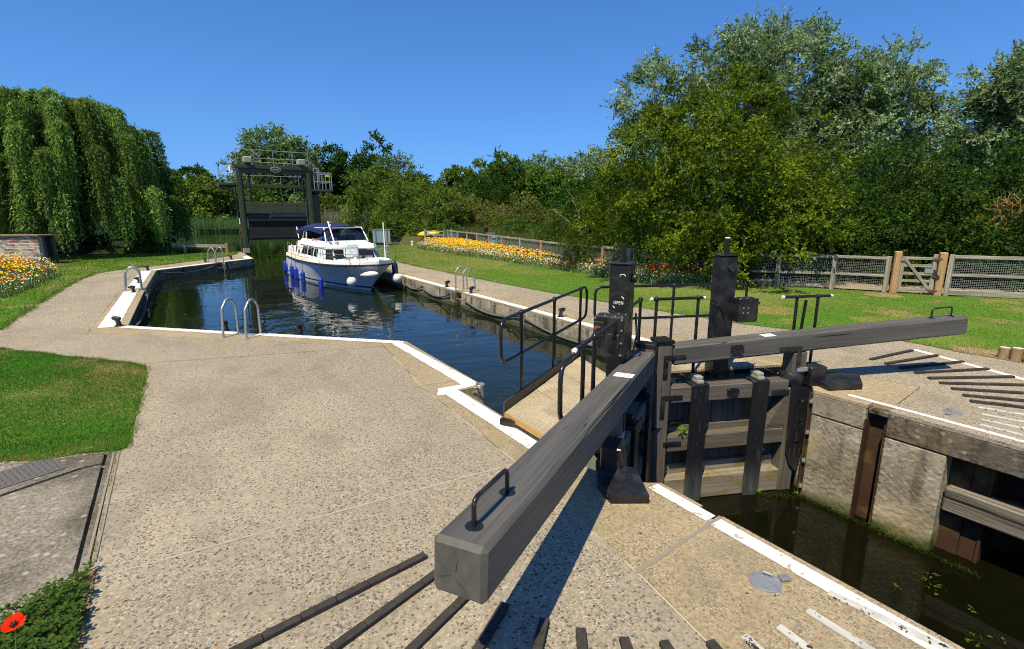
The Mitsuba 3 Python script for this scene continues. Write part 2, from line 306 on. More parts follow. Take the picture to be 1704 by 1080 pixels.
def tube(pts, r, s=10, cap=True):
    p = np.asarray(pts, float); n = len(p)
    t = np.gradient(p, axis=0); t = unit(t)
    a = np.empty_like(p); a0 = np.cross(t[0], [0, 0, 1.0] if abs(t[0][2]) < 0.9 else [1.0, 0, 0])
    for i in range(n):
        a0 = a0 - (a0 @ t[i]) * t[i]; a0 = a0 / max(np.linalg.norm(a0), 1e-9); a[i] = a0
    b = np.cross(t, a); g = np.arange(s) * 2 * np.pi / s
    r = np.broadcast_to(r, (n,))
    V = (p[:, None] + r[:, None, None] * (np.cos(g)[None, :, None] * a[:, None] + np.sin(g)[None, :, None] * b[:, None])).reshape(-1, 3)
    i, j = np.meshgrid(np.arange(n - 1), np.arange(s), indexing='ij')
    q = np.stack([i * s + j, i * s + (j + 1) % s, (i + 1) * s + (j + 1) % s, (i + 1) * s + j], -1).reshape(-1, 4)
    f = np.vstack([q[:, [0, 1, 2]], q[:, [0, 2, 3]]])
    if cap:
        V = np.vstack([V, p[:1], p[-1:]]); k = np.arange(s)
        f = np.vstack([f, np.c_[(k + 1) % s, k, k * 0 + n * s], np.c_[(n - 1) * s + k, (n - 1) * s + (k + 1) % s, k * 0 + n * s + 1]])
    return V, f
def fillet(pts, rad, n=6):
    P_ = [np.asarray(p, float) for p in pts]; out = [P_[0]]
    for a, b, c in zip(P_, P_[1:], P_[2:]):
        d1, d2 = unit(a - b), unit(c - b)
        ang = math.acos(np.clip(d1 @ d2, -1, 1))
        t = min(rad / math.tan(ang / 2), 0.49 * np.linalg.norm(a - b), 0.49 * np.linalg.norm(c - b)) if ang < 3.1 else 0
        s, e = b + d1 * t, b + d2 * t
        for k in range(n + 1):
            w = k / n; out.append((1 - w) ** 2 * s + 2 * w * (1 - w) * b + w * w * e)
    return np.array(out + [P_[-1]])
def lathe(prof, c, s=16, R=None):
    prof = np.asarray(prof, float); g = np.arange(s) * 2 * np.pi / s
    V = np.stack([prof[:, None, 0] * np.cos(g), prof[:, None, 0] * np.sin(g), np.broadcast_to(prof[:, None, 1], (len(prof), s))], -1).reshape(-1, 3)
    i, j = np.meshgrid(np.arange(len(prof) - 1), np.arange(s), indexing='ij')
    q = np.stack([i * s + j, i * s + (j + 1) % s, (i + 1) * s + (j + 1) % s, (i + 1) * s + j], -1).reshape(-1, 4)
    return (V if R is None else V @ R) + np.asarray(c, float), np.vstack([q[:, [0, 1, 2]], q[:, [0, 2, 3]]])
def ball(c, r, sub=2):
    m = trimesh.creation.icosphere(subdivisions=sub, radius=1.0)
    return m.vertices * r + np.asarray(c, float), np.asarray(m.faces)
def extrude(poly, z0, z1):
    ms = [trimesh.creation.extrude_polygon(g, z1 - z0, engine='earcut') for g in getattr(poly, 'geoms', [poly]) if g.geom_type == 'Polygon' and g.area > 1e-4]
    m = trimesh.util.concatenate(ms)
    return np.asarray(m.vertices) + [0, 0, z0], np.asarray(m.faces)
def plate(poly2, R, c, t):
    """polygon in the plane of R's first and third axes, thickness t along its second"""
    m = trimesh.creation.extrude_polygon(Polygon(poly2), t, engine='earcut')
    v = np.asarray(m.vertices)
    L = np.c_[v[:, 0], -(v[:, 2] - t / 2), v[:, 1]]
    return facet(L, np.asarray(m.faces), c, R)
def sheet(poly, z):
    V, Fs, n = [], [], 0
    for g in getattr(poly, 'geoms', [poly]):
        if g.geom_type != 'Polygon' or g.area < 1e-5: continue
        v, f = trimesh.creation.triangulate_polygon(g, engine='earcut')
        a = v[f]; neg = np.cross(a[:, 1] - a[:, 0], a[:, 2] - a[:, 0]) < 0
        f = np.where(neg[:, None], f[:, ::-1], f)
        V.append(np.c_[v, np.full(len(v), z)]); Fs.append(f + n); n += len(v)
    return np.vstack(V), np.vstack(Fs)
def bolts(pts, nrm, r=0.012, h=0.008):
    m = MB()
    for p in pts: m.add(lathe([(r, 0), (r, h * 0.6), (r * 0.6, h), (0, h)], p, 6, frame(np.cross(nrm, [0.3, 0.5, 0.9]), nrm)))
    return m

# ---------------------------------------------------------------- ground, water, pavements
rng = np.random.default_rng(5)
WL_ = [(0, -6), (0, 2.17), (-0.1, 2.17), (-0.1, 2.36), (0, 2.36), (0, 2.80), (-0.14, 2.9), (-0.30, 3.1), (-0.37, 3.4), (-0.37, 6.03), (0.0, 6.03), (0.06, 9.08),
       (-2.15, 11.33), (-2.27, 11.2), (-2.62, 11.55), (-2.5, 11.68), (-4.5, 13.75), (-4.4, 20.0), (-4.55, 20.0), (-4.55, 20.5), (-4.39, 20.5), (-4.2, 26.8), (-1.75, 29.2), (-1.87, 29.35), (-1.5, 29.72), (-1.38, 29.57), (0.12, 31.05), (0.12, 37.0)]
WR_ = [(3.86, 37.0), (3.84, 14.45), (4.0, 14.45), (4.0, 14.0), (3.84, 14.0), (3.82, 6.2), (4.12, 6.2), (4.12, 4.1), (4.06, 3.75), (3.92, 3.45), (3.73, 3.33), (3.73, 2.66), (3.88, 2.66), (3.88, 2.43), (3.73, 2.43), (3.73, -6)]
lock_poly = Polygon(WL_ + WR_)
bankL, bankR = [(0.12, 37.0), (-2.2, 37.6), (-7, 39.5), (-14, 43), (-30, 50), (-90, 72)], [(60, 92), (34, 76), (19, 57), (13.5, 44), (11.5, 39.2), (8, 37.6), (3.86, 37.0)]
river_poly = Polygon(bankL + [(-90, 112), (-30, 103), (0, 93), (22, 92), (40, 103)] + bankR)
water_all = unary_union([lock_poly, river_poly])
S = 900
base = Polygon([(-S, -S), (S, -S), (S, S), (-S, S)]).difference(water_all.buffer(0.02))
ground = struct('ground', sheet(base, -0.055), 'rough_ground', label='rough grassy ground reaching to the horizon')
struct('river', sheet(unary_union([river_poly.buffer(0.4), Polygon([q for q in WL_ if q[1] > 4.4] + [q for q in WR_ if q[1] > 4.4]).buffer(0.3).union(sbox(-0.4, 4.0, 4.2, 6))]).intersection(sbox(-200, 4.35, 200, 400)), ZW), 'water', label='dark rippled water of the lock and the river beyond')
struct('tail_water', sheet(sbox(-0.6, -8, 5.5, 4.5), ZT), 'tail_water', label='low dark water below the gates')
# bottoms so that nothing shows through
# left pavement
lawnA = Polygon([(-4.06, 9.87), (-4.03, 9.2), (-4.05, 8.41), (-4.09, 7.19), (-4.12, 6.36), (-4.2, 6.33), (-4.48, 6.45), (-4.86, 6.52), (-5.15, 6.67), (-9, 7.6), (-13, 9), (-13, 14.2), (-9, 13.3), (-6.32, 12.61), (-5.32, 11.38)])
lawnB = Polygon([(-6.71, 14.61), (-6.72, 16.1), (-6.66, 20.4), (-6.5, 24.2), (-6.25, 26.6), (-5.7, 27.7), (-4.89, 28.4), (-3.5, 29.9), (-2.19, 31.6), (-1.1, 33.2), (-0.35, 35.0), (-0.1, 36.95), (-2.2, 37.5), (-7, 39.3), (-14, 42.8), (-30, 49.5), (-30, 15), (-11, 15.6)])
old_slab = Polygon([(-4.215, 6.33), (-4.215, 4.21), (-4.35, 4.1), (-4.46, 4.02), (-4.62, 3.88), (-6.5, 3.4), (-8, 7.2), (-5.16, 6.62), (-4.86, 6.47), (-4.48, 6.4)])
clover_poly = Polygon([(-4.17, 4.2), (-4.16, 3.36), (-4.2, 1.5), (-7, 1.5), (-7, 3.2), (-4.62, 3.86), (-4.46, 4.0), (-4.35, 4.08)])
leftland = Polygon([(-20, -6)] + WL_ + [(-20, 37)])
apronL = leftland.intersection(Polygon([(-15, -6), (0.5, -6), (0.5, 40), (-1.0, 37.6), (-8, 40), (-15, 40)])).difference(unary_union([lawnA, lawnB, old_slab, clover_poly, Polygon([(-15, -6), (-4.2, -6), (-4.2, 2), (-6, 3.6), (-8, 7), (-13, 9), (-15, 9)]), Polygon([(-15, 15), (-6.7, 14.7), (-7, 40), (-15, 40)])]))
cuts = [LineString([(-5.4, 13.5), (-0.35, 8.86), (1, 8.5)]), LineString([(-5.15, 13.25), (-5.07, 17.5), (-4.98, 27.2), (-1.2, 31.0), (-0.4, 37.5)]),
        LineString([(-4.3, 10.1), (-0.42, 8.93)]), LineString([(-0.40, 9.2), (-0.62, 7.4), (-0.74, 6.55), (-0.89, 3.84), (-1.07, 2.09), (-1.18, 1.4), (-1.3, -7)]),
        LineString([(-4.4, 4.06), (-0.89, 3.84)]), LineString([(-1.07, 2.09), (0.2, 2.19)]), LineString([(-0.89, 3.84), (-0.3, 3.6), (0, 3.5)]), LineString([(-0.72, 6.5), (-0.2, 6.42)]), LineString([(-0.72, 5.85), (-0.55, 5.85)]), LineString([(-0.70, 6.0), (0.2, 5.99)]), LineString([(-5.1, 20.6), (-4.2, 20.55)])]
slabs = list(apronL.difference(unary_union([c.buffer(0.008, cap_style=2) for c in cuts])).geoms)
apron = thing('concrete_apron', 'pale pebbly concrete paving beside the lock on the near bank', 'pavement', kind='structure')
put(apron, 'bedding', sheet(apronL.buffer(-0.03), -0.0075), 'joint_filler')
def grade(s):
    c = s.representative_point()
    return 'aggregate_tan' if (c.x > -1.15 and c.y < 9.3) or (c.y > 9.2 and c.x > -5.1 and s.area < 12) else 'aggregate'
for s in slabs:
    if s.area < 0.02: continue
    q = s
    put(apron, 'slab', extrude(q, -0.045, float(rng.uniform(-0.003, 0.0))), grade(s))
put(apron, 'joint_strip', MB().add(bar((-4.1, 4.045, -0.004), (-0.92, 3.845, -0.004), 0.014, 0.010, 0.002)), 'joint_pale')
scene['joint_pale'] = prin((0.40, 0.37, 0.30), 0.9)
put(apron, 'joint_strip', MB().add(bar((-1.07, 2.085, -0.002), (-0.02, 2.175, -0.002), 0.030, 0.012, 0.002)), 'kick_tan')
scene['kick_tan'] = prin((0.25, 0.22, 0.18), 0.6)
# right pavement
pr = [(5.96, 37.2), (5.96, 26.38), (5.85, 21.68), (5.99, 14.11), (6.29, 10.6), (6.89, 6.39), (7.6, 4.6), (8.05, 3.87), (8.02, 3.46), (7.95, 3.0), (8.0, 2.5), (7.9, 1.5), (7.6, -6)]
apronR = Polygon(WR_ + pr[::-1])
apron2 = thing('concrete_apron', 'pale concrete paving and quayside path on the far bank of the lock', 'pavement', kind='structure')
put(apron2, 'bedding', sheet(apronR.buffer(-0.03), -0.0075), 'joint_filler')
cutsR = [LineString([(4.72, 38), (4.70, 6.6), (5.1, 2.58), (5.12, 2.3)]), LineString([(3.5, 2.4), (5.1, 2.57), (5.12, 2.58)]), LineString([(3.6, 12.2), (7, 12.2)]), LineString([(3.6, 20.2), (7, 20.2)]), LineString([(3.6, 6.6), (8, 6.6)])]
for s in apronR.difference(unary_union([c.buffer(0.009, cap_style=2) for c in cutsR])).geoms:
    if s.area > 0.02:
        put(apron2, 'slab', extrude(s, -0.045, float(rng.uniform(-0.003, 0.0))), 'aggregate_tan' if s.representative_point().x < 4.9 else 'aggregate')
# lawns
edge = lambda poly, k, sd: Polygon([(p.x + math.sin(p.y * 7 + p.x * 5 + sd) * 0.02 + math.sin(p.y * 19 + p.x * 13) * 0.012, p.y + math.cos(p.x * 9 + p.y * 4 + sd) * 0.02) for p in (poly.exterior.interpolate(t) for t in np.arange(0, poly.exterior.length, k))])
lawnR = Polygon(pr[:1] + [(5.98, 26.38), (5.87, 21.68), (6.01, 14.11), (6.31, 10.6), (6.91, 6.39), (7.62, 4.6), (8.07, 3.87), (8.04, 3.46), (7.97, 3.0), (8.7, 2.3), (9.5, 1.0), (14, -4), (30, -4), (22, 0.0), (15.6, 5.3), (14.9, 6.6), (14.2, 8.0), (11.2, 14.0), (11.3, 19.0), (12.6, 25.5), (14.2, 36.9), (11.4, 38.9), (8, 37.3)])
lawn = [struct('lawn', sheet(edge(lawnA, 0.15, 1.0), 0.004), 'lawn_turf', label='small bright lawn left of the pebbly paving'),
        struct('lawn', sheet(edge(lawnB, 0.3, 2.0), 0.004), 'lawn_turf', label='lawn under the weeping willow'),
        struct('lawn', sheet(lawnR, 0.004), 'lawn_turf', label='wide sunny lawn between far quay and fence')]
slab_o = thing('worn_pavement', 'old grey weathered concrete slab beside the paving', 'pavement', kind='structure')
for q in (old_slab.intersection(sbox(-4.285, 0, -4.0, 10)), old_slab.intersection(sbox(-9, 0, -4.30, 10)).intersection(Polygon([(-9, -1), (0, -1), (0, 6.12), (-4.46, 6.05), (-5.2, 5.70), (-9, 4)])),
          old_slab.intersection(sbox(-9, 0, -4.3, 10)).difference(Polygon([(-9, -1), (0, -1), (0, 6.14), (-4.46, 6.08), (-5.2, 5.74), (-9, 4.03)]))):
    put(slab_o, 'slab', extrude(q.buffer(-0.008), -0.05, -0.006), 'old_concrete')
put(slab_o, 'bedding', sheet(old_slab, -0.04), 'soil')
put(slab_o, 'drain_rail', MB().add(bar((-4.235, 4.25, -0.005), (-4.225, 6.3, -0.005), 0.018, 0.02)).add(bar((-4.19, 4.25, -0.005), (-4.18, 6.3, -0.005), 0.012, 0.02)), 'kick_tan')
cov = MB()
Rc = frame((1, 0.42, 0))
cov.add(box((-4.95, 6.22, -0.002), (0.62, 0.42, 0.012), Rc, 0.003))
for i in range(14):
    for j in range(9):
        cov.add(box(A(-4.95, 6.22, 0.006) + Rc[0] * (i - 6.5) * 0.042 + Rc[1] * (j - 4) * 0.042, (0.022, 0.007, 0.005), frame(Rc[0] + Rc[1] * (1 if (i + j) % 2 else -1))))
single('drain_cover', cov, 'cover_steel', 'flat chequered metal drain cover in the old slab', 'drain cover')
struct('flower_soil', sheet(clover_poly, -0.012), 'soil', label='bare soil under the clover')
scene['cover_steel'] = prin((0.11, 0.105, 0.10), 0.6)
# white edge lines
def strip(line, side, w, gap=0.06):
    L = LineString(line)
    return L.buffer(side * (w + gap), single_sided=True, join_style=2).difference(L.buffer(side * gap, single_sided=True, join_style=2))
wl = thing('edge_line', 'white painted safety line round the near quay edge', 'painted line', kind='structure')
def left_pts(a, b): return WL_[a:b]
def wline(parent, poly): put(parent, 'stroke', sheet(poly, 0.004), 'white_paint')
wline(wl, strip([(0, -6), (0, 2.15)], 1, 0.135, 0.055))
wline(wl, strip([(0, 2.2), (0, 2.80)], 1, 0.125, 0.05))
big = Polygon([(-0.62, 3.4), (-0.62, 5.98), (-0.72, 5.98), (-0.72, 6.03), (-0.60, 6.25), (-0.25, 6.22), (-0.24, 8.95), (-0.22, 9.08), (-0.05, 9.0), (-0.02, 6.22), (-0.10, 6.08), (-0.40, 6.06), (-0.42, 3.4)])
wline(wl, big)
for a, b in (((0.04, 9.10), (-2.16, 11.36)), ((-2.52, 11.70), (-4.5, 13.75))): wline(wl, strip([a, b], 1, 0.2, 0.02))
for a, b in (((-4.5, 13.75), (-4.4, 20.0)), ((-4.39, 20.5), (-4.2, 26.8))): wline(wl, strip([a, b], 1, 0.36, 0.17))
for a, b in (((-4.2, 26.8), (-1.75, 29.2)), ((-1.38, 29.57), (0.12, 31.05))): wline(wl, strip([a, b], 1, 0.3, 0.10))
wline(wl, Polygon([(0.05, 31.1), (0.05, 33.0), (-0.25, 33.0), (-0.28, 31.1)]))
wr = thing('edge_line', 'white painted safety line along the far quay edge', 'painted line', kind='structure')
wline(wr, strip([(3.73, 2.98), (3.73, -6)], 1, 0.085, 0.155))
wline(wr, strip([(3.84, 36), (3.84, 14.5)], 1, 0.24, 0.03)); wline(wr, strip([(3.84, 13.95), (3.82, 6.2)], 1, 0.22, 0.03))
wline(wr, LineString([(7.47, 3.46), (6.78, 1.80), (6.0, 0.26), (5.3, -0.6)]).buffer(0.065, cap_style=2, join_style=2))
far_path = struct('path', sheet(Polygon([(12.9, 9.9), (14.8, 8.1), (15.5, 6.9), (16.2, 5.2), (17.4, 3.4), (24, -4), (27, -2), (19.5, 4.6), (18.0, 6.0), (17.2, 7.8), (16.6, 9.0), (14.6, 11.6), (13.2, 12.9)]), -0.03), 'path_grit', label='gritty path behind the wooden fence')
# ---------------------------------------------------------------- lock walls
def wallrun(line, z0, z1, t=0.35, gap=0.0):
    L = LineString(line)
    a = L.buffer(t + max(gap, 0), single_sided=True, join_style=2)
    if gap > 0: a = a.difference(L.buffer(gap, single_sided=True, join_style=2))
    return extrude(a, z0, z1)
w = thing('lock_wall', 'dark shaded concrete side wall of the wide lock basin on the near bank', 'lock wall')
for i0, i1 in ((10, 12), (15, 17), (20, 22), (25, 27)):
    put(w, 'panel', wallrun(WL_[i0:i1], -0.40, -0.047), 'quay_concrete')
    put(w, 'footing', wallrun(WL_[i0:i1], -2.4, -0.406), 'quay_concrete')
for i0, i1 in ((11, 16), (16, 21), (21, 26)):
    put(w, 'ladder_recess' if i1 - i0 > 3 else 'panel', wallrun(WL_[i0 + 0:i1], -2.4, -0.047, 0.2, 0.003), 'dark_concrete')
put(w, 'panel', wallrun(WL_[26:28], -2.4, -0.047), 'quay_concrete')
w = thing('lock_wall', 'concrete wall in the near gate recess with a stepped corner', 'lock wall')
put(w, 'panel', wallrun(WL_[4:11], -3, -0.047), 'quay_concrete')
put(w, 'panel', wallrun(WL_[0:5], -3, -0.047), 'tail_concrete')
w = thing('lock_wall', 'sunlit stained concrete quay wall with swagged hoses across the water', 'lock wall')
def W2(pts, z0, z1, m, n='panel', t=0.35, g=0.0): return put(w, n, wallrun(pts, z0, z1, t, g), m)
for a, b in (((3.86, 37), (3.84, 14.45)), ((3.84, 14.0), (3.82, 6.2))):
    ya, yb = a[1], b[1]
    k = 3 if ya > 20 else 2
    for i in range(k):
        y0, y1 = ya + (yb - ya) * i / k, ya + (yb - ya) * (i + 1) / k
        x0, x1 = a[0] + (b[0] - a[0]) * i / k, a[0] + (b[0] - a[0]) * (i + 1) / k
        W2([(x0, y0), (x1, y1 + 0.008)], -0.335, -0.047, 'quay_concrete')
    W2([(a[0] - 0.035, ya), (b[0] - 0.035, yb)], -2.4, -0.342, 'quay_concrete', 'footing')
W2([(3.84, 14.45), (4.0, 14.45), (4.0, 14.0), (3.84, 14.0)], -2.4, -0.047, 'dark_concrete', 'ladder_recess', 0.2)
W2([(3.82, 6.2), (4.12, 6.2), (4.12, 4.1)], -3, -0.047, 'quay_concrete')
w = thing('lock_wall', 'big stained concrete wall of the lock tail with rusty groove and dark recess', 'lock wall')
W2([(4.12, 4.1), (4.06, 3.75), (3.92, 3.45), (3.735, 3.33)], -3, -0.047, 'tail_concrete', 'quoin')
def blk3(y0, y1, z0, z1, x0, x1, m, n, b=0.015, label=None):
    return put(w, n, MB().add(box(((x0 + x1) / 2, (y0 + y1) / 2, (z0 + z1) / 2), (x1 - x0, y1 - y0, z1 - z0), None, b)), m, label=label)
blk3(2.668, 3.33, -0.345, -0.047, 3.73, 4.3, 'tail_concrete', 'coping_block')
blk3(2.668, 3.33, -3.2, -0.352, 3.737, 4.3, 'tail_concrete', 'panel')
put(w, 'groove_channel', MB().add(box((3.90, 2.55, -1.6), (0.02, 0.22, 3.0))).add(box((3.80, 2.662, -1.65), (0.15, 0.012, 2.9))).add(box((3.80, 2.437, -1.65), (0.15, 0.012, 2.9))), 'rusty_steel', label='rusty steel stop-plank groove')
blk3(2.436, 2.664, -0.12, -0.047, 3.775, 3.9, 'dark_concrete', 'groove_cap')
blk3(1.80, 2.43, -3.2, -0.352, 3.737, 4.4, 'tail_concrete', 'panel')
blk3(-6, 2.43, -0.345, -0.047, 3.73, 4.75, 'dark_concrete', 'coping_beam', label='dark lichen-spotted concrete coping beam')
pts_ = [(3.97, 1.80), (3.97, 1.60), (3.99, 1.595), (3.99, 1.42)]
put(w, 'sheet_pile', wallrun(pts_[:2], -3.0, -0.35, 0.06), 'rusty_steel'); put(w, 'sheet_pile', wallrun(pts_[2:], -3.0, -0.35, 0.06), 'rusty_steel')
for i in range(13):
    yy = 1.40 - i * 0.40
    put(w, 'sheet_pile', wallrun([(4.5, yy + 0.06), (4.5, yy - 0.12), (4.66, yy - 0.2), (4.66, yy - 0.32), (4.5, yy - 0.34)], -3.0, -0.35, 0.05), 'rusty_steel')
put(w, 'sheet_pile', wallrun([(4.5, 1.44), (3.97, 1.44)], -3.0, -0.35, 0.03), 'rusty_steel')
put(w, 'waling_beam', MB().add(box((3.93, -1.1, -0.91), (5.76, 0.22, 0.30), frame((0, 1, 0)), 0.02, end=True)), 'waler_timber', label='weathered timber waling beam')
put(w, 'waling_bracket', MB().add(box((4.1, 1.25, -0.83), (0.12, 0.1, 0.1))), 'rust_red')
put(w, 'quoin_strip', MB().add(box((3.735, 3.36, -1.55), (0.03, 0.03, 3.0))).add(box((3.76, 3.325, -1.6), (0.05, 0.02, 2.9))), 'rusty_steel')
for z in (-0.16, -0.62, -1.05, -1.45):
    put(w, 'anchor_bolt', tube([(3.77, 3.36, z), (3.68, 3.32, z)], 0.022, 8), 'galvanised')
# moss line along the tail walls (stuff)
mv = MB(); r_ = np.random.default_rng(8); gcol = []
def moss(p0, p1, n, out):
    for _ in range(n):
        t = r_.random(); p = np.asarray(p0, float) * (1 - t) + np.asarray(p1, float) * t + r_.normal(0, 0.012, 3) + np.asarray(out) * r_.random() * 0.05
        p[2] += abs(r_.normal(0, 0.02)); d = r_.normal(0, 0.009, (3, 3))
        mv.add((p + d, [[0, 1, 2]]), A(0.035, 0.06, 0.01) * r_.uniform(0.4, 1.6))
moss((3.72, 3.3, ZT), (3.72, 1.3, ZT), 1800, (-1, 0, 0)); moss((0.9, 3.6, ZT), (3.6, 3.5, ZT), 260, (0.2, -1, 0)); moss((3.3, 3.62, ZT), (3.72, 3.3, ZT), 300, (-0.3, -0.6, 0))
moss((3.78, 6.2, ZW), (3.8, 36, ZW), 1200, (-1, 0, 0))
struct('moss', mv, 'foliage', kind='stuff', label='green moss and slime along the waterline')
# duckweed and leaves afloat (stuff)
mv = MB()
def flake(x, y, z, s, c):
    n = r_.integers(3, 6); a = np.sort(r_.random(n)) * 2 * np.pi; q = np.c_[np.cos(a), np.sin(a), a * 0] * s * r_.uniform(0.5, 1.2, (n, 1)) + [x, y, z]
    mv.add((np.vstack([q, q.mean(0, keepdims=True)]), [[i, (i + 1) % n, n] for i in range(n)]), c)
for _ in range(150):
    cx, cy = r_.uniform(0.4, 2.6), r_.uniform(4.9, 8.2)
    for _ in range(r_.integers(2, 12)): flake(cx + r_.normal(0, 0.09), cy + r_.normal(0, 0.12), ZW + 0.004 + r_.random() * 0.003, r_.uniform(0.004, 0.02), A(0.16, 0.21, 0.035) * r_.uniform(0.5, 1.2))
for _ in range(200): flake(r_.uniform(-2.5, 3.4), r_.uniform(7.5, 14), ZW + 0.004, r_.uniform(0.004, 0.015), A(0.16, 0.2, 0.05) * r_.uniform(0.5, 1.2))
for cx, cy, n, sp in ((3.15, 1.55, 26, 0.09), (2.75, 1.75, 8, 0.03), (2.55, 1.05, 22, 0.06), (2.75, 0.85, 10, 0.05), (3.0, 1.2, 6, 0.04)):
    for _ in range(n): flake(cx + r_.normal(0, sp), cy + r_.normal(0, sp), ZT + 0.004 + r_.random() * 0.004, r_.uniform(0.006, 0.034), A(0.10, 0.18, 0.02) * r_.uniform(0.5, 1.2))
for cx, cy, n, sp in ((2.9, 1.7, 60, 0.45), (2.7, 1.0, 60, 0.4), (2.4, 2.4, 25, 0.5)):
    for _ in range(n): flake(cx + r_.normal(0, sp), cy + r_.normal(0, sp), ZT + 0.004, r_.uniform(0.003, 0.008), A(0.10, 0.16, 0.03))
struct('duckweed', mv, 'foliage', kind='stuff', label='specks of duckweed and weed floating on the water')

# ---------------------------------------------------------------- ladders, bollards, hoses, hatches, grip strips, logs
def ladder(c, out, side, label):
    """c: middle of the recess at the quay edge; out: unit vector to the water; rails 0.52 m apart"""
    t = thing('ladder', label, 'ladder', 'galvanised ladders in the lock walls')
    c, out = A(*c, 0), A(*out, 0); s_ = A(-out[1], out[0], 0)
    for k in (-1, 1):
        e = c + s_ * k * 0.26 - out * 0.06
        pts = [e + A(0, 0, -1.3), e + A(0, 0, 0.58), e - out * 0.10 + A(0, 0, 0.73), e - out * 0.24 + A(0, 0, 0.73), e - out * 0.37 + A(0, 0, 0.56), e - out * 0.42]
        put(t, 'hoop_rail', tube(fillet(pts, 0.12, 5), 0.023, 10), 'galvanised', 40)
        put(t, 'foot_plate', MB().add(box(e - out * 0.42 + A(0, 0, 0.006), (0.12, 0.10, 0.012), frame(out), 0.003)), 'galvanised')
    for z in (-0.02, -0.26, -0.50):
        put(t, 'rung', tube([c - s_ * 0.26 - out * 0.06 + A(0, 0, z), c + s_ * 0.26 - out * 0.06 + A(0, 0, z)], 0.016, 8), 'galvanised', 40)
    return t
q45 = 1 / math.sqrt(2)
ladder((-2.33, 11.50), (q45, q45), 1, 'galvanised ladder hoops on the near diagonal quay edge')
ladder((-4.42, 20.25), (1, 0), 1, 'galvanised ladder hoops on the left quay beside the lawn path')
ladder((-1.58, 29.42), (q45, -q45), 1, 'galvanised ladder hoops on the farthest quay edge near the lifting gate')
ladder((3.84, 14.22), (-1, 0), 1, 'galvanised ladder hoops on the sunny far quay among bollards')
BL = [((-4.66, 13.80), (-0.8, 0.6), 'black hooked mooring bollard at the left corner of the white line'), ((-2.75, 12.02), (-0.7, -0.7), 'black hooked mooring bollard left of the near ladder hoops'),
      ((-1.52, 10.80), (-0.7, -0.7), 'black hooked mooring bollard right of the near ladder hoops'), ((3.92, 19.9), (1, 0), 'black mooring bollard just beside the boat bow'),
      ((3.98, 15.3), (1, 0.2), 'black mooring bollard left of the far quay ladder'), ((4.0, 13.66), (1, 0.1), 'black mooring bollard with a rope end right of the far quay ladder'),
      ((4.02, 9.3), (1, 0), 'black mooring bollard on the far quay behind the handrail'), ((-4.5, 27.0), (-1, 0.3), 'black mooring bollard at the bend of the left quay'),
      ((-4.62, 22.2), (-1, 0), 'black mooring bollard behind the left quay ladder'), ((-4.66, 19.6), (-1, 0), 'black mooring bollard in front of the left quay ladder'),
      ((-2.2, 30.1), (-0.6, 0.6), 'black mooring bollard left of the farthest ladder'), ((-0.95, 31.2), (-0.6, 0.6), 'black mooring bollard near the lifting gate pillar')]
for (bx, by), h, lab in BL:
    t = thing('mooring_bollard', lab, 'bollard', 'hooked bollards round the lock')
    h = A(*unit(A(*h)), 0)
    put(t, 'base_flange', lathe([(0, 0.0), (0.085, 0.0), (0.085, 0.012), (0.07, 0.02), (0.05, 0.022)], (bx, by, 0.002), 16), 'black_steel', 40)
    p0 = A(bx, by, 0.02)
    put(t, 'stem', tube([p0, p0 + A(0, 0, 0.04), p0 + h * 0.01 + A(0, 0, 0.09), p0 + h * 0.035 + A(0, 0, 0.135)], [0.052, 0.046, 0.046, 0.05], 12), 'black_steel', 50)
    put(t, 'head', tube([p0 - h * 0.05 + A(0, 0, 0.128), p0 - h * 0.03 + A(0, 0, 0.142), p0 + h * 0.05 + A(0, 0, 0.150), p0 + h * 0.11 + A(0, 0, 0.150), p0 + h * 0.135 + A(0, 0, 0.147)], [0.03, 0.046, 0.05, 0.042, 0.018], 12), 'black_steel', 60)
def swag(p, q, sag, n=14):
    p, q = A(*p), A(*q); t = np.linspace(0, 1, n)[:, None]
    return p * (1 - t) + q * t - A(0, 0, 1) * sag * 4 * t * (1 - t)
qx = 3.775
for i, (y0, y1, sg, lab) in enumerate(((18.6, 16.9, 0.16, 'grey hose swagged on the far wall close to the boat'), (16.8, 14.75, 0.17, 'grey hose swagged on the far wall left of the ladder'), (13.7, 10.6, 0.20, 'long grey hose swagged on the far wall right of the ladder'), (10.5, 6.6, 0.22, 'grey ribbed hose on the far wall behind the handrails'))):
    t = thing('wall_hose', lab, 'hose', 'hoses swagged along the far wall')
    put(t, 'hose', tube(swag((qx, y0, -0.19), (qx, y1, -0.16), sg), 0.027, 8), 'hose', 40)
    for yy, zz in ((y0, -0.19), (y1, -0.16)): put(t, 'wall_ring', tube([(qx + 0.05, yy, zz + 0.02), (qx - 0.03, yy, zz)], 0.022, 8), 'black_steel')
for i, (a, b, sg, lab) in enumerate((((-4.37, 20.9), (-4.24, 26.4), 0.12, 'pale hose sagging on the dark left wall'), ((-4.0, 27.05), (-2.0, 29.0), 0.14, 'pale hose sagging on the dark far left wall'), ((-4.44, 14.3), (-4.38, 19.8), 0.16, 'hose hanging on the dark left wall near the corner'), ((-1.1, 29.9), (-0.1, 30.9), 0.10, 'hose hanging on the dark wall beside the farthest ladder'))):
    t = thing('wall_hose', lab, 'hose', 'hoses hung along the dark left walls')
    put(t, 'hose', tube(swag((a[0] + 0.05, a[1] - 0.03, -0.12), (b[0] + 0.05, b[1] - 0.03, -0.12), sg), 0.025, 8), 'hose', 40)
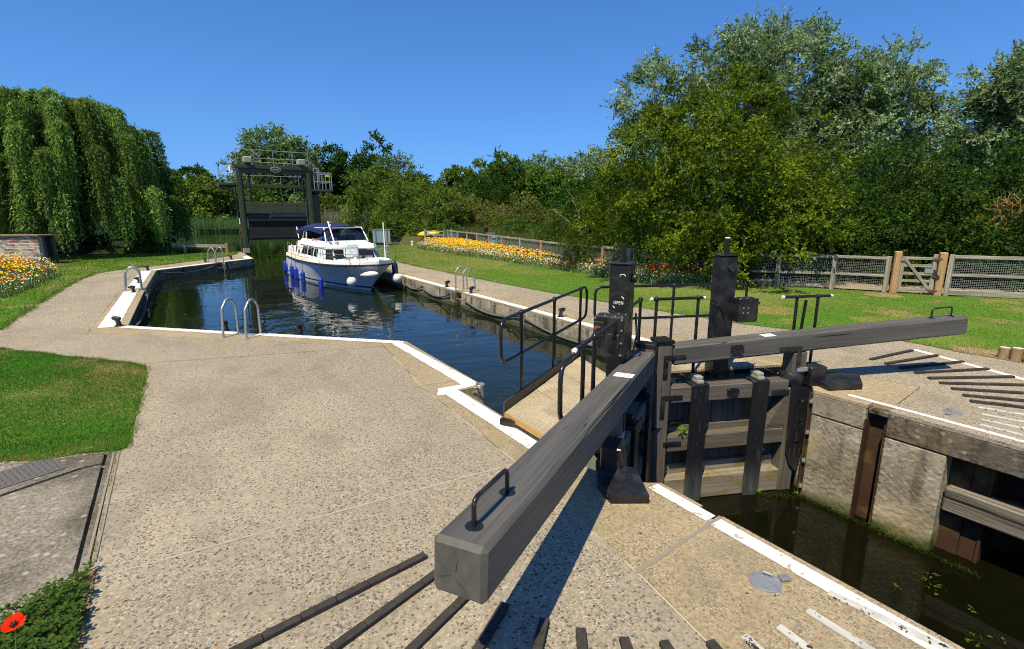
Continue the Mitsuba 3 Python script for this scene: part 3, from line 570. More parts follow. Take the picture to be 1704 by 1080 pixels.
def hatch(x, y, ang, padlock, lab):
    t = thing('hatch_cover', lab, 'hatch cover')
    put(t, 'lid', lathe([(0, 0.014), (0.092, 0.014), (0.1, 0.010), (0.1, -0.004)][::-1], (x, y, 0.002), 28), 'galvanised', 30)
    d = A(math.cos(ang), math.sin(ang), 0); s_ = A(-d[1], d[0], 0); c = A(x, y, 0.014) + d * 0.05
    put(t, 'handle', tube(fillet([c - s_ * 0.035, c - s_ * 0.035 + A(0, 0, 0.028), c + s_ * 0.035 + A(0, 0, 0.028), c + s_ * 0.035], 0.012, 4), 0.005, 8), 'dull_steel', 40)
    c = A(x, y, 0.0) + unit(d - s_ * padlock) * 0.115
    k = single('padlock', MB().add(box(c + A(0, 0, 0.016) + unit(d - s_ * padlock) * 0.026, (0.066, 0.055, 0.024), frame(unit(d - s_ * padlock)), 0.004)), 'dull_steel', f'small steel padlock lying at the {"near" if x < 2 else "far"} round hatch cover', 'padlock')
    put(k, 'shackle', tube(fillet([c + s_ * 0.014 + A(0, 0, 0.014), c - unit(d - s_ * padlock) * 0.035 + s_ * 0.014 + A(0, 0, 0.02), c - unit(d - s_ * padlock) * 0.035 - s_ * 0.014 + A(0, 0, 0.02), c - s_ * 0.014 + A(0, 0, 0.014)], 0.01, 3), 0.004, 8), 'galvanised', 40)
hatch(-0.44, 1.545, 0.35, 0.9, 'round galvanised hatch cover in the near paving')
hatch(4.34, 1.97, 2.6, -0.6, 'round galvanised hatch cover in the far paving')
SL = [((-3.52, 2.84), (-2.22, 3.03)), ((-3.2, 2.50), (-2.15, 2.84)), ((-2.88, 2.21), (-2.08, 2.55)), ((-2.62, 1.91), (-2.0, 2.32)), ((-2.3, 1.68), (-1.87, 2.08)), ((-2.1, 1.42), (-1.735, 1.91)), ((-1.86, 1.2), (-1.57, 1.725)), ((-1.6, 1.0), (-1.40, 1.585)), ((-1.34, 0.85), (-1.18, 1.44))]
SG = [((-1.07, 0.75), (-0.97, 1.36)), ((-0.78, 0.70), (-0.735, 1.29)), ((-0.47, 0.66), (-0.465, 1.26)), ((-0.07, 0.50), (-0.195, 1.265))]
SR = [((6.05, 3.58), (7.33, 3.44)), ((5.97, 3.33), (7.30, 3.06)), ((5.88, 3.10), (7.19, 2.68)), ((5.8, 2.87), (7.0, 2.32)), ((5.65, 2.65), (6.80, 1.98)), ((5.52, 2.47), (6.6, 1.64)), ((5.36, 2.29), (6.35, 1.28)), ((5.16, 2.11), (6.05, 0.95)), ((4.96, 1.98), (5.75, 0.7))]
SRG = [((4.77, 1.85), (5.35, 0.5)), ((4.53, 1.75), (4.95, 0.3)), ((4.31, 1.69), (4.6, 0.2)), ((4.10, 1.65), (4.2, 0.2))]
def gripstrip(p, q, kind, lab, grp):
    t = thing('grip_strip', lab, 'grip strip', grp)
    p, q = A(*p, 0.014), A(*q, 0.014); L = np.linalg.norm(q - p); R = frame(q - p)
    if kind == 'brick':
        n = max(1, round(L / 0.225))
        for i in range(n):
            c = p + (q - p) * (i + 0.5) / n + R[1] * rng.normal(0, 0.0012) + A(0, 0, rng.normal(0, 0.0012))
            put(t, 'brick', MB().add(box(c, (L / n - 0.004, 0.058, 0.034), R, 0.004)), 'strip_rubber')
    else:
        put(t, 'bar', MB().add(box((p + q) / 2 - A(0, 0, 0.006), (L, 0.052, 0.016), R, 0.003)), 'worn_bar')
        for k in (0.12, 0.5, 0.88): put(t, 'screw', lathe([(0, 0.001), (0.008, 0.001), (0.008, -0.003)][::-1], q + (p - q) * k + A(0, 0, 0.003), 10), 'dull_steel')
ordn = ['first', 'second', 'third', 'fourth', 'fifth', 'sixth', 'seventh', 'eighth', 'ninth']
for i, (p, q) in enumerate(SL): gripstrip(p, q, 'brick', f'{ordn[i]} dark brick foothold strip from the left fanned out below the near beam', 'foothold strips fanned round the near balance beam')
for i, (p, q) in enumerate(SG): gripstrip(p, q, 'bar', f'{ordn[i]} worn grey metal foothold bar from the left beside the near white line', 'worn grey foothold bars on the near paving')
for i, (p, q) in enumerate(SR): gripstrip(p, q, 'brick', f'{ordn[i]} dark foothold strip from the top on the far paving', 'foothold strips fanned round the far balance beam')
for i, (p, q) in enumerate(SRG): gripstrip(p, q, 'bar', f'{ordn[i]} pale grey foothold bar from the top on the far paving', 'pale grey foothold bars on the far paving')
LG = [(8.06, 2.40, 0.19), (8.03, 2.235, 0.22), (8.0, 2.06, 0.29), (7.97, 1.88, 0.33)]
for i, (x, y, h) in enumerate(LG):
    t = thing('log_post', f'{["shortest", "second", "third", "tallest"][i]} round timber post of the little row at the lawn edge', 'log post', 'row of short round timber posts')
    put(t, 'post', lathe([(0, h), (0.07, h), (0.08, h - 0.012), (0.082, 0), (0.082, -0.05)][::-1], (x, y, 0), 16), 'tan_timber' if 0 else 'bark_log', 30)
    put(t, 'end_grain', lathe([(0, 0.003), (0.068, 0.002)][::-1], (x, y, h), 16), 'grey_cut')
scene['bark_log'] = two({'type': 'diffuse', 'reflectance': P(lambda p, n, uv: MX((0.36, 0.27, 0.155), (0.19, 0.135, 0.075), F(p.x * 25, p.y * 25, p.z * 4, 3)))})
scene['grey_cut'] = prin((0.42, 0.41, 0.39), 0.9)
struct('bare_soil', sheet(Polygon([(7.98, 3.0), (8.3, 3.1), (8.6, 2.6), (8.9, 1.5), (8.4, 0.5), (7.9, 0.6), (8.0, 2.5)]).buffer(0.05), 0.009), 'soil', label='bare dry soil by the short timber posts')

# ---------------------------------------------------------------- the mitre gates
M0 = A(1.9, 4.33, 0)
def leaf(side, key):
    a, n = (A(-0.862, -0.507, 0), A(-0.507, 0.862, 0)) if side == 'L' else (A(0.921, -0.390, 0), A(0.390, 0.921, 0))
    a, n = unit(a), unit(n); n = unit(n - a * (n @ a)); Zv = A(0, 0, 1)
    mir = side == 'L'
    walk = (M0, a, n)                       # frame of the walkway and its rails
    M1 = M0
    if mir: M1, a, n = A(1.735, 4.43, 0), A(-0.8434, -0.5373, 0), A(-0.5373, 0.8434, 0)
    R = np.array([a, n, Zv]) if not mir else np.array([a, -n, Zv])
    W = lambda x, y, z: M1 + a * x + n * y + Zv * z
    def bx(x0, x1, y0, y1, z0, z1, b=0.008, end=False, R2=None, vert=False):
        c = W((x0 + x1) / 2, (y0 + y1) / 2, (z0 + z1) / 2); d = [abs(x1 - x0), abs(y1 - y0), abs(z1 - z0)]
        if vert:
            Rv = np.array([Zv, R[1] * 1, np.cross(Zv, R[1])]); return box(c, (d[2], d[1], d[0]), Rv, b, end)
        return box(c, d, R, b, end)
    tm, bm = ('gate_timber', 'beam_timber')
    L_end = 5.0 if mir else 4.76
    z0t, z1t, th, bwid, bn = (0.635, 0.935, 0.290, 0.285, 0.130) if mir else (0.665, 0.90, 0.265, 0.265, 0.13)
    hx = 0.0
    put(key, 'mitre_post', MB().add(bx(-0.165 if not mir else 0.0, 0.035 if not mir else 0.16, 0.0, 0.24, -2.6, 0.70 if not mir else 0.675, 0.012, vert=True)), tm)
    put(key, 'post_cap', MB().add(bx(-0.18 if not mir else -0.01, 0.05 if not mir else 0.172, -0.015, 0.255, 0.702 if not mir else 0.677, 0.755 if not mir else 0.735, 0.008)), 'black_paint')
    x0 = 0.052 if not mir else 0.162
    p, q = W(x0, bn, z0t - th / 2), W(L_end, bn, z1t - th / 2)
    bk = put(key, 'balance_beam', MB().add(box((p + q) / 2, (np.linalg.norm(q - p), bwid, th), frame(q - p), 0.026, True)), bm, label='long dark weathered oak balance beam')
    zb = lambda x: z0t + (z1t - z0t) * (x - x0) / (L_end - x0)
    # handle on top of the beam end
    ha, hb = (4.84, 4.46) if mir else (4.57, 4.22)
    A_, B_ = W(ha, 0.128, zb(ha)), W(hb, 0.128, zb(hb))
    put(bk, 'handle', tube(fillet([A_, A_ + Zv * 0.145, B_ + Zv * 0.145, B_], 0.05, 6), 0.0125, 12), 'black_steel', 50)
    for e in (A_, B_): put(bk, 'handle_flange', lathe([(0, 0.007), (0.043, 0.007), (0.046, 0.002), (0.046, -0.006)][::-1], e, 20), 'black_paint', 40)
    nx = (1.56 if mir else 1.50)
    Rn = frame(unit(q - p) * 1.0)
    nc = W(nx, 0.10, zb(nx) + 0.002)
    put(bk, 'notice', MB().add(box(nc, (0.17, 0.20 if mir else 0.14, 0.002), Rn)), 'paper', label='white paper notice')
    pm = MB()
    for i in range(5):
        for j in range(3): pm.add(box(nc + Rn[0] * (i - 2) * 0.028 + Rn[1] * (j - 1) * 0.05 + Zv * 0.0016, (0.012, 0.040 - 0.01 * ((i + j) % 3), 0.001), Rn))
    put(bk, 'notice_print', pm, 'print_grey')
    # heel post and cross rails
    put(key, 'heel_post', MB().add(bx(1.86, 2.10, 0.0, 0.24, -2.6, -0.02, 0.03, vert=True)).add(bx(1.88, 2.10, 0.0, 0.24, 0.17, zb(1.98) - th - 0.003, 0.02, vert=True)), tm)
    put(key, 'collar', lathe([(0, 0.19), (0.13, 0.19), (0.17, 0.14), (0.17, 0.02), (0.14, -0.02), (0, -0.02)][::-1], W(1.98, 0.13, 0), 24), 'black_steel', 40)
    put(key, 'collar_strap', MB().add(bx(1.95, 2.12, -0.012, 0.02, 0.21, 0.27, 0.003)), 'galvanised')
    for (zt, zb_, m) in ((0.09, -0.14, tm), (-0.63, -0.86, tm), (-1.28, -1.62, 'mossy_timber'), (-2.2, -2.5, tm)):
        put(key, 'rail', MB().add(bx(0.052 if not mir else 0.162, 1.858, 0.002, 0.20, zb_, zt, 0.014)), m)
    for i in range(10):   # planking
        xx = 0.10 + i * 0.176
        put(key, 'plank', MB().add(bx(xx, xx + 0.170, 0.203, 0.255, -2.5, -0.70, 0.004, vert=True)), tm)
        put(key, 'plank', MB().add(bx(xx, xx + 0.170, 0.205, 0.257, -0.698, 0.085, 0.004, vert=True)), tm)
    put(key, 'footing_board', MB().add(bx(0.06, 1.85, 0.17, 0.202, -1.28, -1.13, 0.004)), 'mossy_timber')
    put(key, 'footing_board', MB().add(bx(0.06, 1.85, 0.17, 0.202, -0.63, -0.545, 0.004)), tm)
    put(key, 'knee', plate([(1.56, -0.62), (1.858, -0.62), (1.858, -0.142), (1.835, -0.142)], R, W(0, 0.10, 0), 0.18) if not mir else MB().add(bx(1.7, 1.857, 0.01, 0.19, -0.62, -0.3, 0.01)), tm)
    for s0 in (0.34, 1.265):   # fender straps with grey blocks
        fk = put(key, 'fender', MB().add(bx(s0, s0 + 0.25, -0.045, 0.0, -1.70, 0.125, 0.012)).add(bx(s0, s0 + 0.25, -0.03, 0.20, 0.091, 0.125, 0.006)), 'fender_plastic', label='black plastic fender strap')
        put(fk, 'block', MB().add(bx(s0 + 0.08, s0 + 0.18, -0.02, 0.19, 0.126, 0.17, 0.008)).add(bx(s0 + 0.08, s0 + 0.18, 0.01, 0.19, 0.172, 0.22, 0.008)), 'gate_grey' if not mir else 'black_paint')
        bp = [W(s0 + 0.125, -0.046, z) for z in (0.03, -0.1, -0.75, -1.35)]
        put(fk, 'bolt', bolts(bp, -n, 0.011, 0.006), 'rusty_steel')
    # corner brackets
    def ell(px, pz, lx, lz, w=0.065):
        k = MB(); x_, z_ = px, pz
        sx, sz = (1 if lx > 0 else -1), (1 if lz > 0 else -1)
        k.add(bx(min(x_, x_ + lx), max(x_, x_ + lx), -0.010, -0.001, min(z_, z_ - w), max(z_, z_ - w), 0.003)) if abs(lx) > 0.01 else None
        if abs(lz) > 0.01:
            xa, xb = (x_, x_ + w * sx); k.add(bx(min(xa, xb), max(xa, xb), -0.010, -0.001, z_ - w + lz, z_ - w - 0.001, 0.003))
        b_ = put(key, 'bracket', k, 'black_steel')
        put(b_, 'bolt', bolts([W(x_ + lx * t, -0.011, z_ - w / 2) for t in (0.12, 0.5, 0.88)], -n, 0.009, 0.005), 'black_steel')
    ell(-0.09 if not mir else 0.03, 0.55, 0.32, -0.27); ell(-0.10 if not mir else 0.03, -0.02, 0.32, -0.27); ell(-0.02, -0.70, 0.27, 0)
    ell(1.99 if not mir else 1.99, 0.585, -0.36, -0.25); ell(1.86, -0.04, -0.28, 0)
    for px_, pz_, w_, h_, m_ in ((0.98, zb(1) - 0.14, 0.2, 0.15, 'black_paint'), (0.98, -0.045, 0.19, 0.15, 'black_paint')):
        pl = put(key, 'plate', MB().add(bx(px_ - w_ / 2, px_ + w_ / 2, -0.012, 0.001, pz_ - h_ / 2, pz_ + h_ / 2, 0.004)), 'black_steel')
        put(pl, 'bolt', bolts([W(px_ + sx * w_ * 0.42, -0.013, pz_ + sz * h_ * 0.40) for sx in (-1, 1) for sz in (-1, 1)], -n, 0.008, 0.005), 'dull_steel')
    # heel guard plate with slots
    gp = Polygon([(1.865, 0.05), (2.17, -0.03), (2.16, -0.95), (2.10, -1.32), (1.98, -1.2), (1.90, -1.0)])
    for z in (-0.22, -0.55, -0.87): gp = gp.difference(Point(2.03, z).buffer(0.02).union(Point(2.09, z).buffer(0.02)).convex_hull)
    v, f = extrude(gp, -0.006, 0.006)
    put(key, 'heel_guard', facet(np.c_[v[:, 0], -v[:, 2], v[:, 1]], f, W(0, -0.03, 0) - 0 * a, R), 'fender_plastic', label='black slotted guard plate at the heel')
    # anchor block and foot plate on the quay
    fk = None
    # walkway on the upstream side
    M1, a, n = walk; R = np.array([a, n, Zv]) if not mir else np.array([a, -n, Zv])
    def gx(xq):  # a-coordinate where x = xq for given n offset
        return lambda nn: ((xq - M0[0]) - n[0] * nn) / a[0]
    if mir: ends = [(gx(-0.44)(0.62), 0.62), (gx(-0.44)(1.56), 1.56)]; ins = [(0.12, 0.62), (-0.88, 1.56)]
    else:   ends = [(gx(4.2)(0.62), 0.62), (gx(4.2)(1.56), 1.56)]; ins = [(0.33, 0.62), (0.88, 1.56)]
    npan = 3
    for i in range(npan):
        e = [(np.array(ins[k]) * (1 - t) + np.array(ends[k]) * t) for t in (i / npan, (i + 1) / npan) for k in (0, 1)]
        g_ = 0.004
        quad = Polygon([e[0], e[2], e[3], e[1]]).buffer(-g_)
        v, f = extrude(quad, 0.085, 0.118)
        L = np.c_[v[:, 0], v[:, 1], v[:, 2]]
        wv = M1 + L[:, :1] * a + L[:, 1:2] * n + L[:, 2:] * Zv
        if np.linalg.det(np.array([a, n, Zv])) < 0: f = f[:, ::-1]
        uv = np.c_[v[:, 0], v[:, 1]]
        vv, ff = wv[f].reshape(-1, 3), np.arange(len(f) * 3).reshape(-1, 3)
        put(key, 'deck_panel', (vv, ff, uv[f].reshape(-1, 2)), 'ribbed_deck')
    eA, eB = W(*ends[0], 0.085), W(*ends[1], 0.085)
    put(key, 'deck_edge', MB().add(bar(eA, eB, 0.02, 0.07, 0.004)), 'deck_edge')
    put(key, 'deck_seal', MB().add(bar(eA - Zv * 0.05, eB - Zv * 0.05, 0.03, 0.02, 0.004)), 'black_paint')
    put(key, 'kick_board', MB().add(bar(W(ins[1][0], 1.575, 0.13), W(ends[1][0], 1.575, 0.13), 0.022, 0.22, 0.004)), 'kick_brown')
    sup = MB()
    for x in (0.5, 1.2, 1.9): sup.add(bar(W(x, 0.26, 0.04), W(x, 1.56, 0.05), 0.05, 0.07))
    sup.add(bar(W(0.1, 0.63, 0.05), W(2.3, 0.63, 0.05), 0.04, 0.06)).add(bar(W(ins[1][0], 1.54, 0.04), W(ends[1][0], 1.54, 0.04), 0.05, 0.08))
    put(key, 'deck_support', sup, 'black_paint')
    # handrails
    def rail(name, parts, balls, caps, r=0.022):
        h = put(key, name, tube(parts[0], r, 10), 'black_paint', 50)
        for p_ in parts[1:]: put(h, 'tube', tube(p_, r, 10), 'black_paint', 50)
        for b_ in balls: put(h, 'joint', ball(b_, 0.036, 2), 'black_paint', True)
        for c_, d_ in caps: put(h, 'end_cap', tube([c_ - d_ * 0.02, c_ + d_ * 0.012], r + 0.002, 10), 'paper', 40)
    if mir:
        zt_, zl = 1.215, 0.70
        ps = (1.27, 0.17, -0.98)
        loop = fillet([W(0.17, 1.60, zl), W(1.82, 1.60, zl), W(1.82, 1.60, zt_), W(-1.30, 1.60, zt_), W(-1.30, 1.60, zl), W(0.17, 1.60, zl)], 0.16, 7)
        rail('outer_handrail', [loop] + [[W(x, 1.60, 0.06), W(x, 1.60, zt_)] for x in ps], [W(x, 1.60, z) for x in ps for z in (zt_, zl)], [])
        ni, zi = 0.44, 1.20
        l2 = fillet([W(2.36, ni, zi - 0.02), W(2.36 + 0.60, ni, zi - 0.04), W(2.36 + 0.60, ni, 0.62), W(2.30, ni, 0.62)], 0.17, 7)
        rail('inner_handrail', [[W(2.62, ni, zi), W(1.24, ni, zi)], l2, [W(2.36, ni, 0.05), W(2.36, ni, zi)], [W(2.02, ni, 0.05), W(2.02, ni, zi)]], [W(2.36, ni, zi), W(2.02, ni, zi)], [(W(2.62, ni, zi), a)])
        rail('inner_handrail', [[W(0.74, 0.5, zi), W(-0.42, 0.52, zi)], [W(-0.42, 0.52, 0.06), W(-0.42, 0.52, zi)], [W(0.25, 0.50, 0.06), W(0.25, 0.50, zi)]], [W(-0.42, 0.52, zi), W(0.25, 0.5, zi)], [])
    else:
        zt_, zl, no = 1.25, 0.72, 1.62
        ps = (-0.22, 0.85, 1.9)
        loop = fillet([W(1.0, no, zl), W(-0.50, no, zl), W(-0.50, no, zt_), W(2.18, no, zt_), W(2.18, no, zl), W(1.0, no, zl)], 0.13, 7)
        rail('outer_handrail', [loop] + [[W(x, no, 0.06), W(x, no, zt_)] for x in ps], [W(x, no, z) for x in ps for z in (zt_, zl)], [])
        ni, zi = 0.45, 1.235
        rail('inner_handrail', [[W(-0.10, ni, zi), W(0.70, ni, zi)]] + [[W(x, ni, 0.06), W(x, ni, zi)] for x in (-0.02, 0.61)], [W(x, ni, zi) for x in (-0.02, 0.61)], [(W(-0.10, ni, zi), -a), (W(0.70, ni, zi), a)])
        rail('inner_handrail', [[W(1.95, ni, zi - 0.03), W(2.76, ni, zi - 0.03)]] + [[W(x, ni, 0.06), W(x, ni, zi - 0.03)] for x in (2.19, 2.54)] + [fillet([W(2.30, ni + 0.02, 0.3), W(2.36, ni + 0.05, 0.75), W(2.36, ni + 0.02, zi - 0.09)], 0.2, 5)], [W(x, ni, zi - 0.03) for x in (2.19, 2.54)], [(W(1.95, ni, zi - 0.03), -a), (W(2.76, ni, zi - 0.03), a)])
    # paddle gear
    pa, pb, n0, n1 = (0.72, 0.98, 0.36, 0.60) if mir else (0.88, 1.12, 0.36, 0.60)
    pk = put(key, 'paddle_gear', MB().add(bx(pa, pb, n0, n1, 0.10, 1.82, 0.012)).add(bx(pa - 0.012, pb + 0.012, n0 - 0.012, n1 + 0.012, 1.822, 1.84, 0.006)), 'black_steel', label='black paddle gear case standing on the walkway')
    put(pk, 'rack_rod', tube([W((pa + pb) / 2, (n0 + n1) / 2, 1.84), W((pa + pb) / 2, (n0 + n1) / 2, 2.06)], 0.033, 12), 'black_paint', 40)
    if not mir: put(pk, 'rod_cap', tube([W((pa + pb) / 2, (n0 + n1) / 2, 2.06), W((pa + pb) / 2, (n0 + n1) / 2, 2.075)], 0.034, 12), 'paper')
    if mir:
        put(pk, 'gear_box', MB().add(bx(0.985, 1.22, 0.345, 0.70, 0.78, 1.25, 0.010)), 'black_steel')
        put(pk, 'gear_boss', MB().add(bx(1.222, 1.26, 0.56, 0.69, 1.02, 1.19, 0.006)).add(bx(1.222, 1.27, 0.38, 0.52, 0.90, 1.06, 0.006)), 'black_steel')
        put(pk, 'spindle', tube([W(1.26, 0.62, 1.12), W(1.37, 0.63, 1.14)], 0.022, 4), 'rust_red')
        put(pk, 'spindle', tube([W(1.27, 0.45, 0.98), W(1.31, 0.45, 0.98)], 0.045, 14), 'black_paint', 40)
        put(pk, 'bolt', bolts([W(1.222, y, z) for y in (0.37, 0.68) for z in (0.81, 0.95, 1.1, 1.22)], a, 0.012, 0.008), 'dull_steel')
        put(pk, 'bolt', bolts([W(x, y, 1.25) for x in (1.02, 1.18) for y in (0.38, 0.46, 0.58, 0.67)], Zv, 0.012, 0.008), 'dull_steel')
        # round plate reading OPEN on the left face
        c0 = W(pb + 0.002, 0.48, 1.38); up = Zv; ri = n * -1.0
        if np.cross(ri, up) @ a < 0: ri = -ri
        Rt = np.array([ri, up, a])
        ring = []
        for k in range(33):
            g = k * 2 * math.pi / 32; ring.append(c0 + ri * math.cos(g) * 0.098 + up * math.sin(g) * 0.098 + a * 0.003)
        put(pk, 'round_plate', lathe([(0, 0.004), (0.10, 0.004), (0.104, 0.0)][::-1], c0, 28, np.array([ri, up, a])), 'black_paint', 30)
        tk = MB()
        tx = meshkit.text_mesh('OPEN', 0.036, 0.002); tv = np.asarray(tx.vertices); tv = tv - [(tv[:, 0].min() + tv[:, 0].max()) / 2, 0.02, 0]
        tv[:, 0] *= 0.88
        tk.add((c0 + a * 0.005 + tv @ Rt, np.asarray(tx.faces)))
        for s_, e_ in ((0.55, 1.15), (3.7, 4.25)):
            g = np.linspace(s_, e_, 8); tk.add(tube([c0 + a * 0.006 + ri * math.cos(x) * 0.078 + up * math.sin(x) * 0.078 for x in g], [0.001] + [0.005] * 6 + [0.001], 5))
        put(pk, 'lettering', tk, 'paper')
        g0 = W(pb + 0.004, 0.44, 1.70)
        put(pk, 'arrow_mark', tube([g0 + ri * x_ + up * z_ for x_, z_ in ((-0.035, -0.012), (-0.028, 0.010), (0.012, 0.010), (0.034, -0.010))], 0.0045, 5), 'paper')
        put(pk, 'pawl', tube([W(0.74, 0.33, 0.75), W(0.74, 0.30, 0.95), W(0.72, 0.33, 1.22)], 0.014, 6), 'black_steel')
        put(pk, 'wheel_boss', tube([W(0.85, 0.358, 1.66), W(0.85, 0.31, 1.66)], 0.05, 14), 'black_steel', 40)
    else:
        put(pk, 'gear_box', MB().add(bx(1.06, 1.36, 0.16, 0.358, 0.92, 1.25, 0.010)), 'black_steel')
        put(pk, 'bolt', bolts([W(1.13 + dx, 0.159, 1.05 + dz) for dx in (0, 0.07) for dz in (0, 0.07)], -n, 0.013, 0.008), 'dull_steel')
        put(pk, 'bolt', bolts([W(x, y, 1.25) for x in (1.1, 1.2, 1.32) for y in (0.2, 0.33)], Zv, 0.012, 0.008), 'dull_steel')
        put(pk, 'wheel_boss', tube([W(1.02, 0.358, 1.66), W(1.02, 0.315, 1.66)], 0.052, 14), 'black_steel', 40)
        put(pk, 'spindle', tube([W(1.36, 0.26, 1.17), W(1.44, 0.26, 1.17)], 0.02, 4), 'black_steel')
        put(pk, 'pawl', tube([W(0.78, 0.36, 1.16), W(0.9, 0.35, 1.12), W(0.99, 0.34, 0.92)], 0.013, 6), 'black_steel')
    return W, a, n
gl = thing('lock_gate', 'left mitre gate leaf whose oak balance beam points at the viewer', 'lock gate', 'pair of mitre gates')
WLf, aL, nL = leaf('L', gl)
gr = thing('lock_gate', 'right mitre gate leaf with black fender straps facing the low water', 'lock gate', 'pair of mitre gates')
WRf, aR, nR = leaf('R', gr)
def anchor(poly, zt, block, lab):
    t = thing('gate_anchor', lab, 'gate anchor', 'black steel anchor plates of the gate heels')
    ms = trimesh.creation.extrude_polygon(Polygon(poly).buffer(-0.004), zt, engine='earcut')
    put(t, 'plate', (np.asarray(ms.vertices) + [0, 0, 0.003], np.asarray(ms.faces)), 'black_steel', 20)
    put(t, 'block', MB().add(box(*block)), 'black_steel')
    c = np.mean(poly, axis=0)
    put(t, 'eye', tube([(c[0] + 0.09 + 0.03 * math.cos(g), c[1] - 0.06 + 0.03 * math.sin(g), zt + 0.008) for g in np.linspace(0, 6.283, 14)], 0.006, 6), 'black_paint')
anchor([(-0.64, 2.80), (-0.36, 2.62), (-0.10, 3.02), (-0.22, 3.2), (-0.42, 3.22), (-0.56, 3.05)], 0.075, (A(-0.20, 3.22, 0.14), (0.26, 0.20, 0.28), frame((0.83, 0.55, 0)), 0.012), 'black anchor plate at the foot of the near balance beam')
anchor([(3.86, 3.20), (4.32, 2.97), (4.80, 3.22), (4.52, 3.6), (4.05, 3.62)], 0.07, (A(4.0, 3.50, 0.14), (0.26, 0.24, 0.28), frame((0.9, -0.4, 0)), 0.012), 'black anchor plate at the foot of the far balance beam')
# coil of wire on the quay corner
single('rope_coil', MB().add(tube([(-0.08 + 0.06 * math.cos(g), 5.98 + 0.06 * math.sin(g), 0.014 + 0.004 * g / 3 + 0.006 * math.sin(g * 0.7)) for g in np.linspace(0, 25, 110)], 0.007, 6)).add(tube([(-0.14, 5.97, 0.012), (-0.19, 6.0, 0.01), (-0.22, 5.99, 0.01)], 0.007, 6)), 'galvanised', 'small coil of grey wire rope on the stepped quay corner', 'rope coil')
# small weeds growing on the gate
def weed(c, s, nl, seed, lab):
    g = np.random.default_rng(seed); m = MB()
    for i in range(nl):
        th, el = g.uniform(0, 6.28), g.uniform(0.0, 1.1); d = A(math.cos(th) * math.cos(el), math.sin(th) * math.cos(el), math.sin(el)); sd = unit(np.cross(d, A(0, 0, 1)) + g.normal(0, 0.2, 3))
        ln = s * g.uniform(0.6, 1.1); b = A(*c) + d * 0.01
        m.add((np.array([b, b + d * ln * 0.5 + sd * ln * 0.17, b + d * ln - A(0, 0, ln * 0.2), b + d * ln * 0.5 - sd * ln * 0.17]), [[0, 1, 2], [0, 2, 3]]), A(0.16, 0.36, 0.02) * g.uniform(0.6, 1.3))
    single('weed', m, 'foliage', lab, 'weed')
weed(WRf(0.27, 0.02, -0.57), 0.10, 26, 1, 'bright green weed growing on the middle rail of the right gate')
weed(WRf(1.50, -0.05, -1.60), 0.09, 14, 2, 'green weed at the foot of the second fender strap')
weed(WRf(1.58, 0.05, -0.98), 0.06, 6, 3, 'tiny weed behind the second fender strap')
weed(A(3.66, 3.36, -1.58), 0.05, 6, 4, 'tiny weed at the foot of the quoin')
# ---------------------------------------------------------------- guillotine gate at the head of the lock
g = thing('lifting_gate', 'tall dark green guillotine lock gate with railed gantry, raised over the water', 'lifting gate')
GY = 35.65
def gb(x0, x1, y0, y1, z0, z1, m='gate_green', n='beam', b=0.012, par=None): return put(par or g, n, MB().add(box(((x0 + x1) / 2, (y0 + y1) / 2, (z0 + z1) / 2), (abs(x1 - x0), abs(y1 - y0), abs(z1 - z0)), None, b)), m)
for x0, x1 in ((0.16, 0.42), (4.14, 4.40)):
    k = gb(x0, x1, GY - 0.16, GY + 0.06, 0.0, 4.95, n='column')
    put(k, 'flange', MB().add(box(((x0 + x1) / 2, GY - 0.17, 2.45), (0.10, 0.016, 4.9))), 'gate_green')
    gb(x0 - 0.05, x1 + 0.05, GY - 0.22, GY + 0.16, 0.0, 0.28, n='base_block', m='gate_grey' if x0 < 1 else 'gate_green')
    gb(x0 + (-0.02 if x0 < 1 else 0.30), x1 + (-0.22 if x0 < 1 else 0.42), GY + 1.1, GY + 1.45, 0.0, 4.1, n='rear_column')
gb(0.425, 0.50, GY - 0.05, GY + 0.12, 0.6, 4.75, 'gate_dark', 'guide'); gb(4.06, 4.135, GY - 0.05, GY + 0.12, 0.6, 4.75, 'gate_dark', 'guide')
gb(0.10, 4.46, GY - 0.20, GY + 0.20, 5.06, 5.26, n='head_beam'); gb(0.3, 4.62, GY - 0.12, GY + 0.12, 4.78, 5.055, n='head_beam')
gb(-0.75, 4.7, GY + 0.9, GY + 1.6, 3.98, 4.20, n='walkway_beam'); gb(-0.75, 0.10, GY - 0.2, GY + 0.9, 4.05, 4.19, n='platform')
gb(4.45, 5.75, GY - 0.1, GY + 1.5, 3.80, 3.93, n='platform')
gb(4.46, 4.95, GY + 0.25, GY + 1.5, 0.0, 3.6, n='side_panel')
gb(4.5, 5.0, GY + 0.4, GY + 1.2, 3.93, 5.3, n='stair_cabinet', m='gate_green')
for x in (0.86, 3.92):
    k = gb(x - 0.24, x + 0.24, GY - 0.30, GY + 0.30, 5.36, 5.74, 'gate_grey', 'gear_housing', 0.06)
    put(k, 'stand', MB().add(box((x, GY, 5.31), (0.3, 0.3, 0.10))), 'gate_dark')
    put(g, 'lifting_screw', tube([(x, GY, 2.9), (x, GY, 5.3)], 0.055, 10), 'gate_dark', 40)
lf = gb(0.50, 4.06, GY - 0.12, GY + 0.12, 2.40, 3.08, n='leaf_girder')
for x in np.linspace(0.7, 3.9, 8): put(lf, 'bolt', bolts([(x, GY - 0.122, z) for z in (2.55, 2.92)], (0, -1, 0), 0.035, 0.02), 'gate_dark')
gb(0.55, 4.02, GY + 0.02, GY + 0.10, 2.02, 2.395, 'gate_dark', 'leaf_plate')
